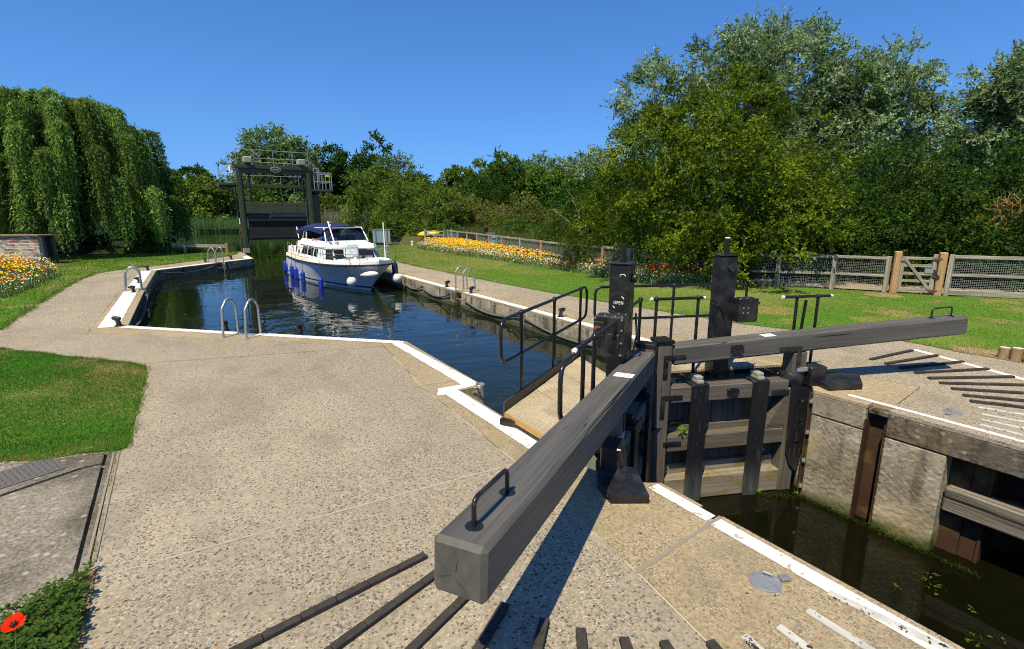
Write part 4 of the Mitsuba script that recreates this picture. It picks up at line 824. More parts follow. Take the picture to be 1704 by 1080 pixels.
put(g, 'grating', MB().add(box((2.9, GY - 0.02, 2.28), (2.2, 0.03, 0.18))).add(box((1.82, GY - 0.04, 2.24), (0.06, 0.03, 0.3))), 'grating_grey')
scene['grating_grey'] = prin((0.09, 0.10, 0.11), 0.5)
gb(0.55, 4.02, GY - 0.14, GY + 0.10, 1.93, 2.015, 'gate_dark', 'leaf_ledge'); gb(0.6, 3.98, GY - 0.03, GY + 0.10, 1.48, 1.925, 'void_dark', 'leaf_plate')
gb(0.52, 4.04, GY - 0.10, GY + 0.12, 0.78, 1.475, 'gate_dark', 'leaf_plate'); gb(0.52, 4.04, GY - 0.14, GY + 0.12, 0.90, 0.97, 'gate_dark', 'leaf_ledge')
gb(0.05, 0.10, GY - 0.2, GY - 0.12, 1.35, 1.75, 'rust_red', 'depth_board'); gb(0.05, 0.10, GY - 0.2, GY - 0.12, 1.753, 2.1, 'gelcoat', 'depth_board')
oval = lathe([(0, 0.02), (0.30, 0.02), (0.31, 0.0)][::-1], (0, 0, 0), 28, np.array([[1, 0, 0], [0, 0, 1], [0, -1, 0]]))
put(g, 'plaque', (oval[0] * A(1, 1, 0.55) + A(2.36, GY - 0.205, 5.03), oval[1]), 'gate_grey'); oval = (oval[0] * A(0.86, 1, 0.42) + A(2.36, GY - 0.215, 5.03), oval[1])
put(g, 'plaque_face', oval, 'gate_green'); put(g, 'plaque_line', MB().add(box((2.36, GY - 0.24, 5.03), (0.34, 0.01, 0.05))), 'gate_grey')
put(g, 'cylinder_lamp', tube([(-0.02, GY + 0.2, 4.75), (-0.02, GY + 0.2, 5.2)], 0.15, 16), 'gelcoat', 40)
put(g, 'lamp_band', tube([(-0.02, GY + 0.2, 5.08), (-0.02, GY + 0.2, 5.14)], 0.153, 16), 'sign_yellow', 40)
rl = []
yr = GY - 0.1
rl += [[(0.25, yr, 6.15), (4.35, yr, 6.12)], [(1.2, yr, 5.66), (4.35, yr, 5.66)], [(1.2, yr, 5.44), (4.1, yr, 5.40)], [(0.25, yr, 6.15), (-0.75, yr, 5.22)], [(0.25, yr, 5.60), (-0.72, yr, 4.72)], [(-0.75, yr, 5.22), (-0.70, yr, 4.2)]]
rl += [[(x, yr, 5.2), (x, yr, 6.13)] for x in (0.25, 1.22, 2.3, 3.4, 4.35)]
yb = GY + 1.5
rl += [[(0.4, yb, 4.74), (4.2, yb, 4.74)], [(-0.7, yb, 4.66), (0.2, yb, 4.66)]] + [[(x, yb, 4.2), (x, yb, 4.74)] for x in (-0.2, 1.2, 2.9, 4.0)]
for q in rl: put(g, 'rail', tube(q, 0.024, 8), 'dull_steel', 40)
cg = []
for x, y in ((4.62, GY - 0.08), (4.85, GY - 0.08), (5.12, GY - 0.08), (5.72, GY - 0.08), (5.72, GY + 0.4), (5.72, GY + 1.45), (5.3, GY + 1.45), (4.7, GY + 1.45)): cg.append([(x, y, 3.93), (x, y, 5.2 if x < 5 else 4.98)])
for z in (4.40, 4.95): cg += [[(4.62, GY - 0.08, z), (5.72, GY - 0.08, z), (5.72, GY + 1.45, z), (4.7, GY + 1.45, z)]]
cg += [fillet([(4.62, GY - 0.08, 4.9), (4.62, GY - 0.08, 5.22), (4.95, GY - 0.08, 5.22), (4.95, GY - 0.08, 4.5)], 0.1, 4), [(4.35, yr, 5.9), (5.2, yr + 0.5, 5.0)], [(4.4, yr, 5.6), (4.9, yr, 5.1)]]
for q in cg: put(g, 'cage_rail', tube(q, 0.028, 8), 'galvanised', 40)
put(g, 'cage_sign', MB().add(box((5.45, GY - 0.1, 4.78), (0.22, 0.01, 0.12))), 'sign_yellow')
put(g, 'rear_ladder', MB().add(tube([(-0.25, GY + 0.9, 2.6), (-0.25, GY + 0.9, 4.0)], 0.025, 6)).add(tube([(-0.02, GY + 0.9, 2.6), (-0.02, GY + 0.9, 4.0)], 0.025, 6)), 'gate_dark')

# ---------------------------------------------------------------- the cabin cruiser
bo = thing('cabin_cruiser', 'white cabin cruiser with navy canopy and blue fenders lying in the lock', 'boat')
BA = math.radians(-88.3)
BD = A(math.cos(BA), math.sin(BA), 0); BS = A(BD[1], -BD[0], 0)   # forward, starboard
B0 = A(2.64, 18.0, ZW)          # point of the waterline plane under the stem head
LB = 9.6
BRM = np.array([BD, -BS, A(0, 0, 1)])
BW = lambda x, y, z: B0 + BD * (x - LB) + BS * y + A(0, 0, 1) * z      # x from stern, y to starboard, z over the water
def bw(L): L = np.asarray(L, float); return B0 + (L[:, :1] - LB) * BD + L[:, 1:2] * BS + L[:, 2:] * A(0, 0, 1)
ts = np.linspace(0, 1, 33)
hb = lambda t: 1.32 * (0.90 + 0.10 * np.minimum(t / 0.3, 1)) * np.sqrt(np.maximum(1 - (np.maximum(t - 0.52, 0) / 0.48) ** 2.5, 0.0))
hw = lambda t: 1.20 * np.maximum(1 - (np.maximum(t - 0.40, 0) / 0.60) ** 1.7, 0.0)
sh = lambda t: 0.80 + 0.36 * np.maximum(t - 0.25, 0) ** 1.6 + 0.03
xs = lambda t: LB * t; xw = lambda t: (LB - 1.05) * t
def loft(rows, close=False):
    rows = np.array(rows); n, m = rows.shape[:2]; V = rows.reshape(-1, 3)
    i, j = np.meshgrid(np.arange(n - 1), np.arange(m - 1), indexing='ij')
    q = np.stack([i * m + j, i * m + j + 1, (i + 1) * m + j + 1, (i + 1) * m + j], -1).reshape(-1, 4)
    return V, np.vstack([q[:, [0, 1, 2]], q[:, [0, 2, 3]]])
def hull_side(s, z0, z1, off=0.0, n=9):
    rows = []
    for t in ts:
        r = []
        for k in np.linspace(z0, z1, n):
            e = k ** 1.35 if k > 0 else k
            y = hw(t) + (hb(t) - hw(t)) * e + off; x = xw(t) + (xs(t) - xw(t)) * k; z = sh(t) * k
            r.append((x, s * max(y, 0.0), z))
        rows.append(r)
    v, f = loft(rows); return bw(v), f
hm = MB()
for s in (1, -1): hm.add(hull_side(s, -0.25, 1.0))
tr = [(0, s * (hw(0) + (hb(0) - hw(0)) * k), sh(0) * k) for s in (1,) for k in np.linspace(-0.25, 1, 6)]
hm.add((bw(tr + [(a_, -b_, c_) for a_, b_, c_ in tr[::-1]]), [[0, i, i + 1] for i in range(1, 11)]))
hk = put(bo, 'hull', hm, 'hull_gelcoat', 40)
sm = MB()
for s in (1, -1): sm.add(hull_side(s, 0.10, 0.17, 0.006, 3))
put(hk, 'boot_stripe', sm, 'navy_stripe', 40)
sm = MB()
for s in (1, -1): sm.add(tube(bw([(xs(t), s * (hb(t) + 0.012), sh(t)) for t in ts]), 0.035, 8))
put(hk, 'rubbing_strake', sm, 'dark_cloth', 40)
# deck and toe rail
v, f = loft([[(xs(t), -hb(t), sh(t) + 0.02), (xs(t), -hb(t) * 0.985, sh(t) + 0.15), (xs(t), -hb(t) * 0.90, sh(t) + 0.17), (xs(t), 0, sh(t) + 0.20), (xs(t), hb(t) * 0.90, sh(t) + 0.17), (xs(t), hb(t) * 0.985, sh(t) + 0.15), (xs(t), hb(t), sh(t) + 0.02)] for t in ts])
put(bo, 'deck', (bw(v), f), 'gelcoat', 35)
sm = MB()
sm.add(tube(bw([(xs(t), hb(t) * 0.95, sh(t) + 0.18) for t in ts[1:17]]), 0.018, 6))
put(bo, 'teak_strip', sm, 'deck_edge', 40)
def solid(poly_lo, poly_hi):
    """closed frustum between two matching outlines (boat coordinates)"""
    n = len(poly_lo); V = bw(np.vstack([poly_lo, poly_hi])); F_ = []
    for i in range(n): j = (i + 1) % n; F_ += [[i, j, n + j], [i, n + j, n + i]]
    F_ += [[n, n + i, n + i + 1] for i in range(1, n - 1)] + [[0, i + 1, i] for i in range(1, n - 1)]
    L = (V - B0) @ BRM.T
    return facet(L, np.array(F_), B0, BRM)
def cab(x0, x1, xr, w0, w1, z0, z1, xt0=None): # lower outline x0..x1 half width w0, upper to xr half width w1
    xt0 = x0 if xt0 is None else xt0
    lo = [(x0, -w0, z0), (x1 - 0.35, -w0, z0), (x1, -w0 * 0.78, z0), (x1, w0 * 0.78, z0), (x1 - 0.35, w0, z0), (x0, w0, z0)]
    hi = [(xt0, -w1, z1), (xr - 0.3, -w1, z1), (xr, -w1 * 0.8, z1), (xr, w1 * 0.8, z1), (xr - 0.3, w1, z1), (xt0, w1, z1)]
    return A(*lo).reshape(-1, 3), A(*hi).reshape(-1, 3)
dz = 0.98
c1l, c1h = cab(1.9, 7.15, 6.75, 1.10, 0.98, dz, 1.52, 2.35)
ck = put(bo, 'cabin', MB().add(solid(c1l, c1h)), 'gelcoat')
c2l, c2h = cab(2.35, 7.0, 6.9, 1.03, 0.98, 1.522, 1.66, 2.45)
put(bo, 'cabin_roof', MB().add(solid(c2l, c2h)), 'gelcoat')
c3l, c3h = cab(2.3, 6.5, 6.2, 0.98, 0.90, 1.662, 1.76, 2.4)
put(bo, 'wheelhouse_coaming', MB().add(solid(c3l, c3h)), 'gelcoat')
def quad(pts, m, n, par=None, t=0.012, out=None):
    V = np.array([BW(*p) for p in pts]); nn = unit(np.cross(V[1] - V[0], V[2] - V[0]))
    c = V.mean(0)
    V2 = np.vstack([V + nn * t / 2, V - nn * t / 2]); k = len(V)
    F_ = [[0, i, i + 1] for i in range(1, k - 1)] + [[k, k + i + 1, k + i] for i in range(1, k - 1)]
    for i in range(k): j = (i + 1) % k; F_ += [[i, k + i, k + j], [i, k + j, j]]
    return put(par or bo, n, (V2, np.array(F_)), m)
def onside(x, z, s=1, off=0.008):   # point on the cabin side
    k = (z - dz) / (1.52 - dz); return (x, s * (1.10 + (0.98 - 1.10) * k + off), z)
for s in (1, -1):
    for x0, x1, m in ((2.75, 3.75, 'dark_glass'), (3.9, 4.75, 'dark_glass'), (4.9, 5.45, 'dark_glass'), (5.48, 5.80, 'curtain')):
        sl = 0.25 if x0 < 2.8 else 0.0
        quad([onside(x0, 1.12, s), onside(x1, 1.12, s), onside(x1, 1.45, s), onside(x0 + sl, 1.45, s)], m, 'side_window', ck)
def onfront(y, z, off=0.012):
    k = (z - dz) / (1.52 - dz); x = 7.15 + (6.75 - 7.15) * k; w = 1.10 * 0.78 * (1 - k) + 0.98 * 0.8 * k
    if abs(y) <= w: return (x + off, y, z)
    k2 = min((abs(y) - w) / 0.24, 1.0); return (x + off - 0.33 * k2, y * 1.01, z)
for y0, y1 in ((-0.80, -0.06), (0.06, 0.80)):
    quad([onfront(y0, 1.10), onfront(y1, 1.10), onfront(y1 * 0.98, 1.46), onfront(y0 * 0.98, 1.46)], 'dark_glass', 'front_window', ck)
for s in (1, -1): quad([(6.82, s * 1.11, 1.10), (7.12, s * 0.90, 1.10), (6.76, s * 0.84, 1.46), (6.50, s * 1.00, 1.46)], 'dark_glass', 'corner_window', ck)
# wheelhouse frame, panes and canopy
zc, zr = 1.76, 2.30
fr = lambda a_, b_, r=0.028, n='wheelhouse_frame', m='gelcoat': put(bo, n, tube([BW(*a_), BW(*b_)], r, 8), m, 40)
for s in (1, -1):
    fr((6.15, s * 0.86, zc), (5.65, s * 0.78, zr)); fr((3.1, s * 0.88, zc), (3.15, s * 0.85, zr - 0.04)); fr((2.4, s * 0.88, zc), (2.75, s * 0.86, zr - 0.18), 0.018)
    fr((5.65, s * 0.78, zr), (3.15, s * 0.85, zr - 0.04), 0.02)
    quad([(3.12, s * 0.89, zc), (5.5, s * 0.87, zc), (5.02, s * 0.79, zr - 0.02), (3.16, s * 0.86, zr - 0.06)], 'pane', 'side_pane', None, 0.001) if False else None
    fr((1.75, s * 0.9, 1.75), (1.35, s * 0.86, zr - 0.05), 0.02)
fr((5.65, -0.78, zr), (5.65, 0.78, zr), 0.025); fr((6.2, -0.72, zc), (6.2, 0.72, zc), 0.03)
def pane1(pts):
    V = np.array([BW(*p) for p in pts]); put(bo, 'windscreen_pane', (V, [[0, 1, 2], [0, 2, 3]]), 'pane')
for y0, y1 in ((-0.84, -0.02), (0.02, 0.84)): pane1([(6.18, y0, zc + 0.02), (6.18, y1, zc + 0.02), (5.66, y1 * 0.93, zr - 0.02), (5.66, y0 * 0.93, zr - 0.02)])
for s in (1, -1): pane1([(3.15, s * 0.88, zc + 0.01), (6.12, s * 0.86, zc + 0.01), (5.63, s * 0.785, zr - 0.02), (3.17, s * 0.85, zr - 0.06)])
rows = []
for x in np.linspace(1.2, 5.85, 12):
    k = (x - 1.2) / 4.65; top = zr + 0.14 * math.sin(min(k * 1.25 + 0.12, 1.5) * 2.1) - 0.13 * max(0.25 - k, 0) * 4 * 0.8 + 0.02
    rows.append([(x, y * 0.93, top - 0.20 * abs(y) ** 2.6 - (0.12 if abs(y) > 0.99 else 0)) for y in (-1, -0.97, -0.75, -0.4, 0, 0.4, 0.75, 0.97, 1)])
v, f = loft(rows); put(bo, 'canopy', (bw(v), f), 'navy_canvas', 50)
put(bo, 'horn', tube([BW(3.9, 0.1, zr + 0.17), BW(4.2, 0.05, zr + 0.2)], 0.04, 8), 'galvanised', 40)
fr((6.45, 0.62, 1.72), (5.5, 0.55, 2.55), 0.026, 'mast'); put(bo, 'mast_lamp', ball(BW(5.7, 0.55, 2.38), 0.06), 'gelcoat', True)
put(bo, 'searchlight', tube([BW(6.42, 0.78, 1.74), BW(6.56, 0.80, 1.74)], 0.055, 12), 'dull_steel', 40); put(bo, 'searchlight', tube([BW(6.48, 0.52, 1.73), BW(6.62, 0.54, 1.73)], 0.055, 12), 'dull_steel', 40)
put(bo, 'cockpit_lining', MB().add(box(BW(3.9, 0, 1.70), (2.9, 1.5, 0.10), BRM)).add(box(BW(2.6, 0, 1.9), (0.15, 1.5, 0.4), BRM, 0.03)).add(box(BW(4.9, -0.35, 1.85), (0.35, 0.7, 0.2), BRM, 0.03)), 'dark_cloth')
# cockpit
cl, chh = cab(0.25, 1.9, 1.9, 1.12, 1.08, dz, 1.34); put(bo, 'cockpit_coaming', MB().add(solid(cl, chh)), 'gelcoat')
quad([(1.92, 0.985, 1.66), (2.4, 0.99, 1.66), (2.5, 0.95, 1.5), (1.85, 1.05, 1.2)], 'gelcoat', 'side_screen')
put(bo, 'ensign', (np.array([BW(2.25, 1.16, 1.50), BW(2.55, 1.17, 1.46), BW(2.4, 1.18, 1.08), BW(2.2, 1.16, 1.25)]), [[0, 1, 2], [0, 2, 3], [2, 1, 0], [3, 2, 0]]), 'burgundy')
put(bo, 'ensign_staff', tube([BW(2.2, 1.16, 1.0), BW(2.42, 1.17, 1.6)], 0.012, 6), 'gelcoat')
# rails
def brail(pts, r=0.013, n='guard_rail'): put(bo, n, tube(bw(pts), r, 8), 'dull_steel', 40)
tt = np.linspace(0.62, 0.955, 12)
sd = lambda t, s, h: (xs(t), s * hb(t) * 0.93, sh(t) + 0.16 + h)
for s in (1, -1):
    brail([sd(0.62, s, 0.02)] + [sd(t, s, 0.48) for t in tt]); brail([sd(t, s, 0.25) for t in tt], 0.009)
    for t in (0.70, 0.80, 0.89, 0.955): brail([sd(t, s, 0), sd(t, s, 0.48)])
    for t0, t1 in ((0.02, 0.14),): brail([sd(t0, s, 0), sd(t0, s, 0.5), sd(t1, s, 0.46), sd(t1 + 0.03, s, 0.1)])
    brail([sd(t, s, 0.42) for t in np.linspace(0.18, 0.55, 8)], 0.010)
    for t in (0.18, 0.30, 0.42, 0.55): brail([sd(t, s, 0), sd(t, s, 0.42)], 0.010)
    brail([(4.2, s * 0.93, 1.69), (4.22, s * 0.93, 1.75), (5.2, s * 0.93, 1.75), (5.22, s * 0.93, 1.69)], 0.010, 'grab_rail')
brail([sd(0.955, 1, 0.48), (9.35, 0.25, 1.62), (9.35, -0.25, 1.62), sd(0.955, -1, 0.48)])
put(bo, 'flag_staff', tube([BW(8.3, -0.75, 1.2), BW(8.25, -0.75, 2.55)], 0.022, 8), 'gelcoat'); 
put(bo, 'burgee', (np.array([BW(8.25, -0.75, 2.5), BW(8.0, -0.8, 2.42), BW(8.25, -0.75, 2.3)]), [[0, 1, 2], [2, 1, 0]]), 'navy_stripe')
put(bo, 'anchor', MB().add(tube([BW(8.55, 0.35, 1.32), BW(9.25, 0.1, 1.36)], 0.025, 8)).add(tube([BW(8.55, 0.15, 1.32), BW(8.6, 0.6, 1.34)], 0.022, 8)).add(tube([BW(8.7, 0.2, 1.30), BW(8.9, 0.55, 1.30)], 0.05, 8)), 'dull_steel')
put(bo, 'cleat', MB().add(tube([BW(8.9, 0.35, 1.28), BW(9.05, 0.35, 1.40), BW(9.05, 0.35, 1.28)], 0.04, 8)).add(tube([BW(8.35, 0.75, 1.22), BW(8.6, 0.68, 1.24)], 0.02, 6)), 'dark_cloth')
# things that lie on or hang from the boat
t = thing('water_carrier', 'cloudy white plastic water container standing on the boat foredeck', 'water container')
cm = trimesh.creation.icosphere(subdivisions=3, radius=1.0); cv = np.sign(cm.vertices) * abs(cm.vertices) ** 0.32 * A(0.17, 0.25, 0.27)
put(t, 'body', (bw(cv + A(7.62, 0.36, 1.50)), cm.faces), 'cloudy_plastic', True); put(t, 'neck', tube([BW(7.64, 0.5, 1.75), BW(7.64, 0.5, 1.82)], 0.05, 12), 'cloudy_plastic', 40)
single('folded_cloth', MB().add(box(BW(7.35, 0.98, 1.24), (0.5, 0.24, 0.06), BRM, 0.025)), 'dark_cloth', 'dark folded cloth lying on the boat side deck', 'cloth')
def fender_s(x, y, zb_, L, r, lab, m='blue_vinyl'):
    t = thing('boat_fender', lab, 'fender', 'blue cylinder fenders along the boat')
    c = BW(x, y, zb_); prof = [(0, 0), (r * 0.35, 0.01), (r * 0.8, r * 0.5), (r, r), (r, L - r), (r * 0.75, L - r * 0.4), (r * 0.3, L), (r * 0.22, L + 0.06), (0, L + 0.06)]
    put(t, 'body', lathe(prof, c, 16), m, 40); put(t, 'lanyard', tube([c + A(0, 0, L + 0.05), BW(x, y - 0.03, sh(x / LB) + 0.2), BW(x, y - 0.10, sh(x / LB) + 0.55)], 0.008, 6), 'rope')
for x, dy, z, lab in ((0.2, 0.13, 0.02, 'farthest blue fender at the boat stern'), (2.15, 0.14, -0.02, 'second blue fender from the boat stern'), (3.15, 0.14, -0.06, 'third blue fender from the boat stern'), (4.35, 0.14, -0.10, 'fourth blue fender, under the boat side windows'), (6.85, 0.13, -0.14, 'nearest blue fender, on the boat bow flank')):
    fender_s(x, hb(x / LB) + dy - 0.01, z, 0.56, 0.092, lab)
def ballf(x, y, z, r, lab, lanx):
    t = thing('boat_fender', lab, 'fender'); c = BW(x, y, z)
    put(t, 'body', ball(c, r, 3), 'white_vinyl', True); put(t, 'eye', tube([c + A(0, 0, r * 0.9), c + A(0, 0, r * 1.35)], [r * 0.4, r * 0.14], 10), 'dark_cloth', 40)
    put(t, 'lanyard', tube([c + A(0, 0, r * 1.3), BW(*lanx)], 0.008, 6), 'rope')
ballf(8.95, hb(8.95 / LB) + 0.08, 0.46, 0.175, 'round white ball fender on the boat bow flank', (8.8, hb(0.92), 1.25))
ballf(9.25, -0.80, 0.50, 0.18, 'round white ball fender between bow and quay', (9.1, -0.6, 1.28))
t = thing('boat_fender', 'white torpedo fender lying crosswise under the boat bow', 'fender')
c0, c1 = BW(9.22, hb(9.22 / LB) + 0.0, 0.70), BW(9.62, hb(9.6 / LB) + 0.06, 0.76)
put(t, 'body', tube([c0 + (c1 - c0) * k for k in np.linspace(0, 1, 9)], [0.02, 0.05, 0.08, 0.10, 0.11, 0.11, 0.10, 0.08, 0.03], 14), 'white_vinyl', 60)
for q in (c0, c1): put(t, 'lanyard', tube([q, q + A(0, 0, 0.42)], 0.008, 6), 'rope')
fender_s(8.7, -hb(8.7 / LB) - 0.10, 0.55, 0.5, 0.11, 'navy fender squeezed between the boat bow and the quay', 'navy_canvas')
single('mooring_line', MB().add(tube(swag(BW(9.0, 0.35, 1.35), A(3.95, 19.85, 0.12), 0.10), 0.012, 6)).add(tube(swag(BW(8.1, 0.75, 1.28), BW(8.65, 1.0, 0.70), 0.02), 0.009, 6)), 'rope', 'dark mooring line from the boat bow to the quay bollard', 'rope')
single('quay_rope', MB().add(tube([(3.95, 19.9, 0.1), (3.80, 19.7, 0.02), (3.775, 19.5, -0.3), (3.772, 19.2, -0.42), (3.775, 18.6, -0.30), (3.79, 18.55, 0.01), (3.95, 18.8, 0.02)], 0.011, 6)), 'rope', 'thin dark rope looped over the quay edge by the boat bow', 'rope')
# the helmsman behind the windscreen
def figure(joints, bones):
    import manifold3d as m3
    parts = []
    for a_, b_ in bones:
        (pa_, ra), (pb_, rb) = joints[a_], joints[b_]
        s1 = m3.Manifold.sphere(ra, 14).translate(list(map(float, pa_))); s2 = m3.Manifold.sphere(rb, 14).translate(list(map(float, pb_)))
        parts.append(m3.Manifold.batch_hull([s1, s2]))
    m = parts[0]
    for q in parts[1:]: m = m + q
    k = m.to_mesh(); return np.asarray(k.vert_properties)[:, :3], np.asarray(k.tri_verts)
pe = thing('person', 'person in light blue t-shirt at the boat wheel with one arm stretched out', 'person')
J = {'pel': ((4.42, 0.30, 1.40), .13), 'ch': ((4.45, 0.32, 1.83), .15), 'nk': ((4.47, 0.32, 2.02), .055), 'hd': ((4.50, 0.33, 2.17), .088), 'chin': ((4.55, 0.33, 2.11), .06),
     'sR': ((4.45, 0.50, 1.93), .065), 'eR': ((4.15, 0.66, 1.80), .05), 'wR': ((3.85, 0.74, 1.80), .036), 'hR': ((3.75, 0.76, 1.80), .042), 'sL': ((4.45, 0.14, 1.93), .065), 'eL': ((4.72, 0.10, 1.78), .05), 'wL': ((4.95, 0.14, 1.84), .036), 'hL': ((5.03, 0.15, 1.86), .042),
     'kR': ((4.5, 0.38, 1.2), .10), 'kL': ((4.5, 0.2, 1.2), .10)}
Jw = {k: (BW(p_[0] + 0.45, p_[1] + 0.12, p_[2] - 0.02), r_2) for k, (p_, r_2) in J.items()}
put(pe, 'body', figure(Jw, [('nk', 'ch'), ('hd', 'nk'), ('hd', 'chin'), ('eR', 'wR'), ('wR', 'hR'), ('eL', 'wL'), ('wL', 'hL'), ('pel', 'ch'), ('sR', 'eR'), ('sL', 'eL')]), 'skin', 60)
Jc = {k: (p_, r_2 + 0.014) for k, (p_, r_2) in Jw.items()}
mR, mL = Jw['sR'][0] * 0.45 + Jw['eR'][0] * 0.55, Jw['sL'][0] * 0.45 + Jw['eL'][0] * 0.55
Jc['mR'], Jc['mL'] = (mR, .07), (mL, .07)
put(pe, 'shirt', figure(Jc, [('pel', 'ch'), ('ch', 'sR'), ('ch', 'sL'), ('sR', 'mR'), ('sL', 'mL')]), 'shirt_blue', 60)
put(pe, 'trousers', figure(Jc, [('pel', 'kR'), ('pel', 'kL')]), 'dark_cloth', 60)
hd = Jw['hd'][0]; hv, hf = ball(hd + A(0, 0, 0.018) - BD * 0.016, 0.094, 2); put(pe, 'hair', (hv, hf), 'rust_red', True)

# ---------------------------------------------------------------- fences, gate, sign, wall, odds and ends
def postfence(pts, h, mat, rails, lab, mesh=0.055, kick=False, group=None, tans=()):
    t = thing('wooden_fence', lab, 'fence')
    pts = [A(*p) for p in pts]
    for i, p in enumerate(pts):
        put(t, 'post', MB().add(box((p[0], p[1], h / 2 - 0.06), (h + 0.12, 0.11, 0.11), np.array([[0, 0, 1], [1, 0, 0], [0, 1, 0.0]]), 0.008, True)), 'tan_timber' if i in tans else mat)
    for p, q in zip(pts, pts[1:]):
        d = unit(q - p); nn = A(-d[1], d[0])
        for z, hh in rails: put(t, 'rail', MB().add(bar((*(p + d * 0.03), z), (*(q - d * 0.03), z), 0.045, hh, 0.006)), mat)
        L = np.linalg.norm(q - p); m = MB(); r = 0.0013 if len(pts) > 6 else 0.0018
        if mesh:
            for k in range(1, int(L / mesh)): c = p + d * mesh * k + nn * 0.04; m.add(bar((*c, 0.06), (*c, h - 0.06), r * 2, r * 2, up=(*d, 0)))
            for z in np.arange(0.08, h - 0.06, mesh): m.add(bar((*(p + nn * 0.04), z), (*(q + nn * 0.04), z), r * 2, r * 2))
            put(t, 'wire_mesh', m, 'wire_grey', kind='stuff')
    return t
fpts = [(14.80, 37.1), (14.4, 34.6), (14.0, 32.4), (13.57, 30.2), (13.15, 27.9), (12.65, 25.6), (12.1, 22.9), (11.5, 20.2), (11.05, 17.7), (10.98, 15.3), (11.05, 13.9), (11.75, 12.35), (12.35, 10.2), (13.0, 9.2), (14.1, 8.0), (14.80, 6.78)]
f1 = postfence(fpts, 1.12, 'grey_timber', ((1.06, 0.09), (0.52, 0.075)), 'long grey post and rail fence with wire mesh behind the flower bed', 0.05, tans=(4, 5, 7, 9))
for i in (1, 2): 
    p, q = A(*fpts[i]), A(*fpts[i + 1]); put(f1, 'dark_sheet', MB().add(bar((*(p + (q - p) * 0.1), 0.72), (*(p + (q - p) * 0.9), 0.72), 0.01, 0.55)), 'dark_cloth')
f2 = postfence([(15.62, 5.5), (17.0, 3.6), (18.4, 1.7), (19.8, -0.2)], 1.22, 'grey_timber', ((1.15, 0.10), (0.62, 0.08), (0.10, 0.16)), 'grey post and rail fence with wire mesh right of the small gate', 0.05)
t = thing('garden_gate', 'small five-barred wooden gate between two stout tan posts', 'gate')
gp0, gp1 = A(14.9, 6.6), A(15.5, 5.68)
gd = unit(gp1 - gp0); gn = A(gd[1], -gd[0])
for p in (gp0, gp1):
    k = put(t, 'gate_post', MB().add(box((p[0], p[1], 0.62), (1.32, 0.19, 0.19), np.array([[0, 0, 1], [*gd, 0], [*(-gn), 0.0]]), 0.03, True)), 'tan_timber')
GP = lambda s, z, o=0.0: A(*(gp0 + (gp1 - gp0) * s + gn * o), z)
put(t, 'stile', MB().add(bar(GP(0.12, 0.08), GP(0.12, 1.12), 0.07, 0.10, 0.006, up=(*gd, 0))), 'grey_timber')
put(t, 'stile', MB().add(bar(GP(0.84, 0.08), GP(0.84, 1.22), 0.07, 0.11, 0.006, up=(*gd, 0))), 'grey_timber')
for z in (0.14, 0.40, 0.62, 0.86, 1.08): put(t, 'bar', MB().add(bar(GP(0.16, z), GP(0.80, z), 0.03, 0.085, 0.006)), 'grey_timber')
put(t, 'brace', MB().add(bar(GP(0.17, 1.05, 0.03), GP(0.79, 0.18, 0.03), 0.025, 0.08, 0.004)), 'grey_timber')
for z in (1.08, 0.58, 0.14): put(t, 'hinge', MB().add(bar(GP(0.78, z, 0.06), GP(0.97, z, 0.105), 0.012, 0.05)).add(tube([GP(0.88, z - 0.05, 0.09), GP(0.88, z + 0.05, 0.09)], 0.015, 8)), 'rust_red')
put(t, 'latch', MB().add(bar(GP(0.02, 1.0, 0.1), GP(0.16, 1.03, 0.05), 0.02, 0.04)), 'galvanised')
put(t, 'spring_arm', MB().add(bar(GP(0.82, 0.76, 0.1), GP(0.95, 0.50, 0.11), 0.02, 0.05)), 'dark_cloth')
put(t, 'sign_plate', MB().add(bar(GP(0.64, 0.72, 0.03), GP(0.80, 0.72, 0.03), 0.006, 0.14)), 'board_blue')
single('scuffed_soil', sheet(Point(14.1, 6.55).buffer(0.5).intersection(sbox(13.2, 6.0, 15, 7.3)), 0.010), 'soil', 'bare patch of pale soil in front of the small gate', 'soil patch')
labels['scuffed_soil']['kind'] = 'structure'
t = thing('far_gate', 'small grey wooden gate at the far end of the long fence', 'gate')
for p in ((13.9, 39.4), (14.75, 37.6), (15.1, 37.0)): put(t, 'gate_post', MB().add(box((*p, 0.55), (1.2, 0.14, 0.14), np.array([[0, 0, 1], [1, 0, 0], [0, 1, 0.0]]), 0.01, True)), 'grey_timber')
for z in (0.2, 0.45, 0.7, 0.98): put(t, 'bar', MB().add(bar((13.95, 39.3, z), (14.72, 37.65, z), 0.03, 0.08)), 'grey_timber')
put(t, 'brace', MB().add(bar((13.95, 39.28, 0.95), (14.72, 37.67, 0.2), 0.03, 0.07)), 'grey_timber')
t = thing('notice_board', 'blue-grey sign board seen from behind on two steel posts', 'sign')
s0, s1 = A(8.85, 37.35), A(9.92, 36.66); sdv = unit(s1 - s0)
put(t, 'board', MB().add(bar((*s0, 0.78), (*s1, 0.78), 0.02, 0.95, 0.004)), 'board_blue'); put(t, 'back_rail', MB().add(bar((*(s0 + A(-0.01, -0.03)), 1.22), (*(s1 + A(-0.01, -0.03)), 1.22), 0.02, 0.04)), 'galvanised')
for k in (0.16, 0.82): q = s0 + (s1 - s0) * k + A(-0.03, -0.05); put(t, 'post', MB().add(bar((*q, -0.05), (*q, 1.27), 0.06, 0.05, up=(1, 0, 0))), 'galvanised')
put(t, 'bench_rail', tube(fillet([(10.6, 36.4, 0.26), (9.6, 36.5, 0.26), (9.35, 36.3, 0.02)], 0.1, 4), 0.03, 8), 'galvanised', 40)
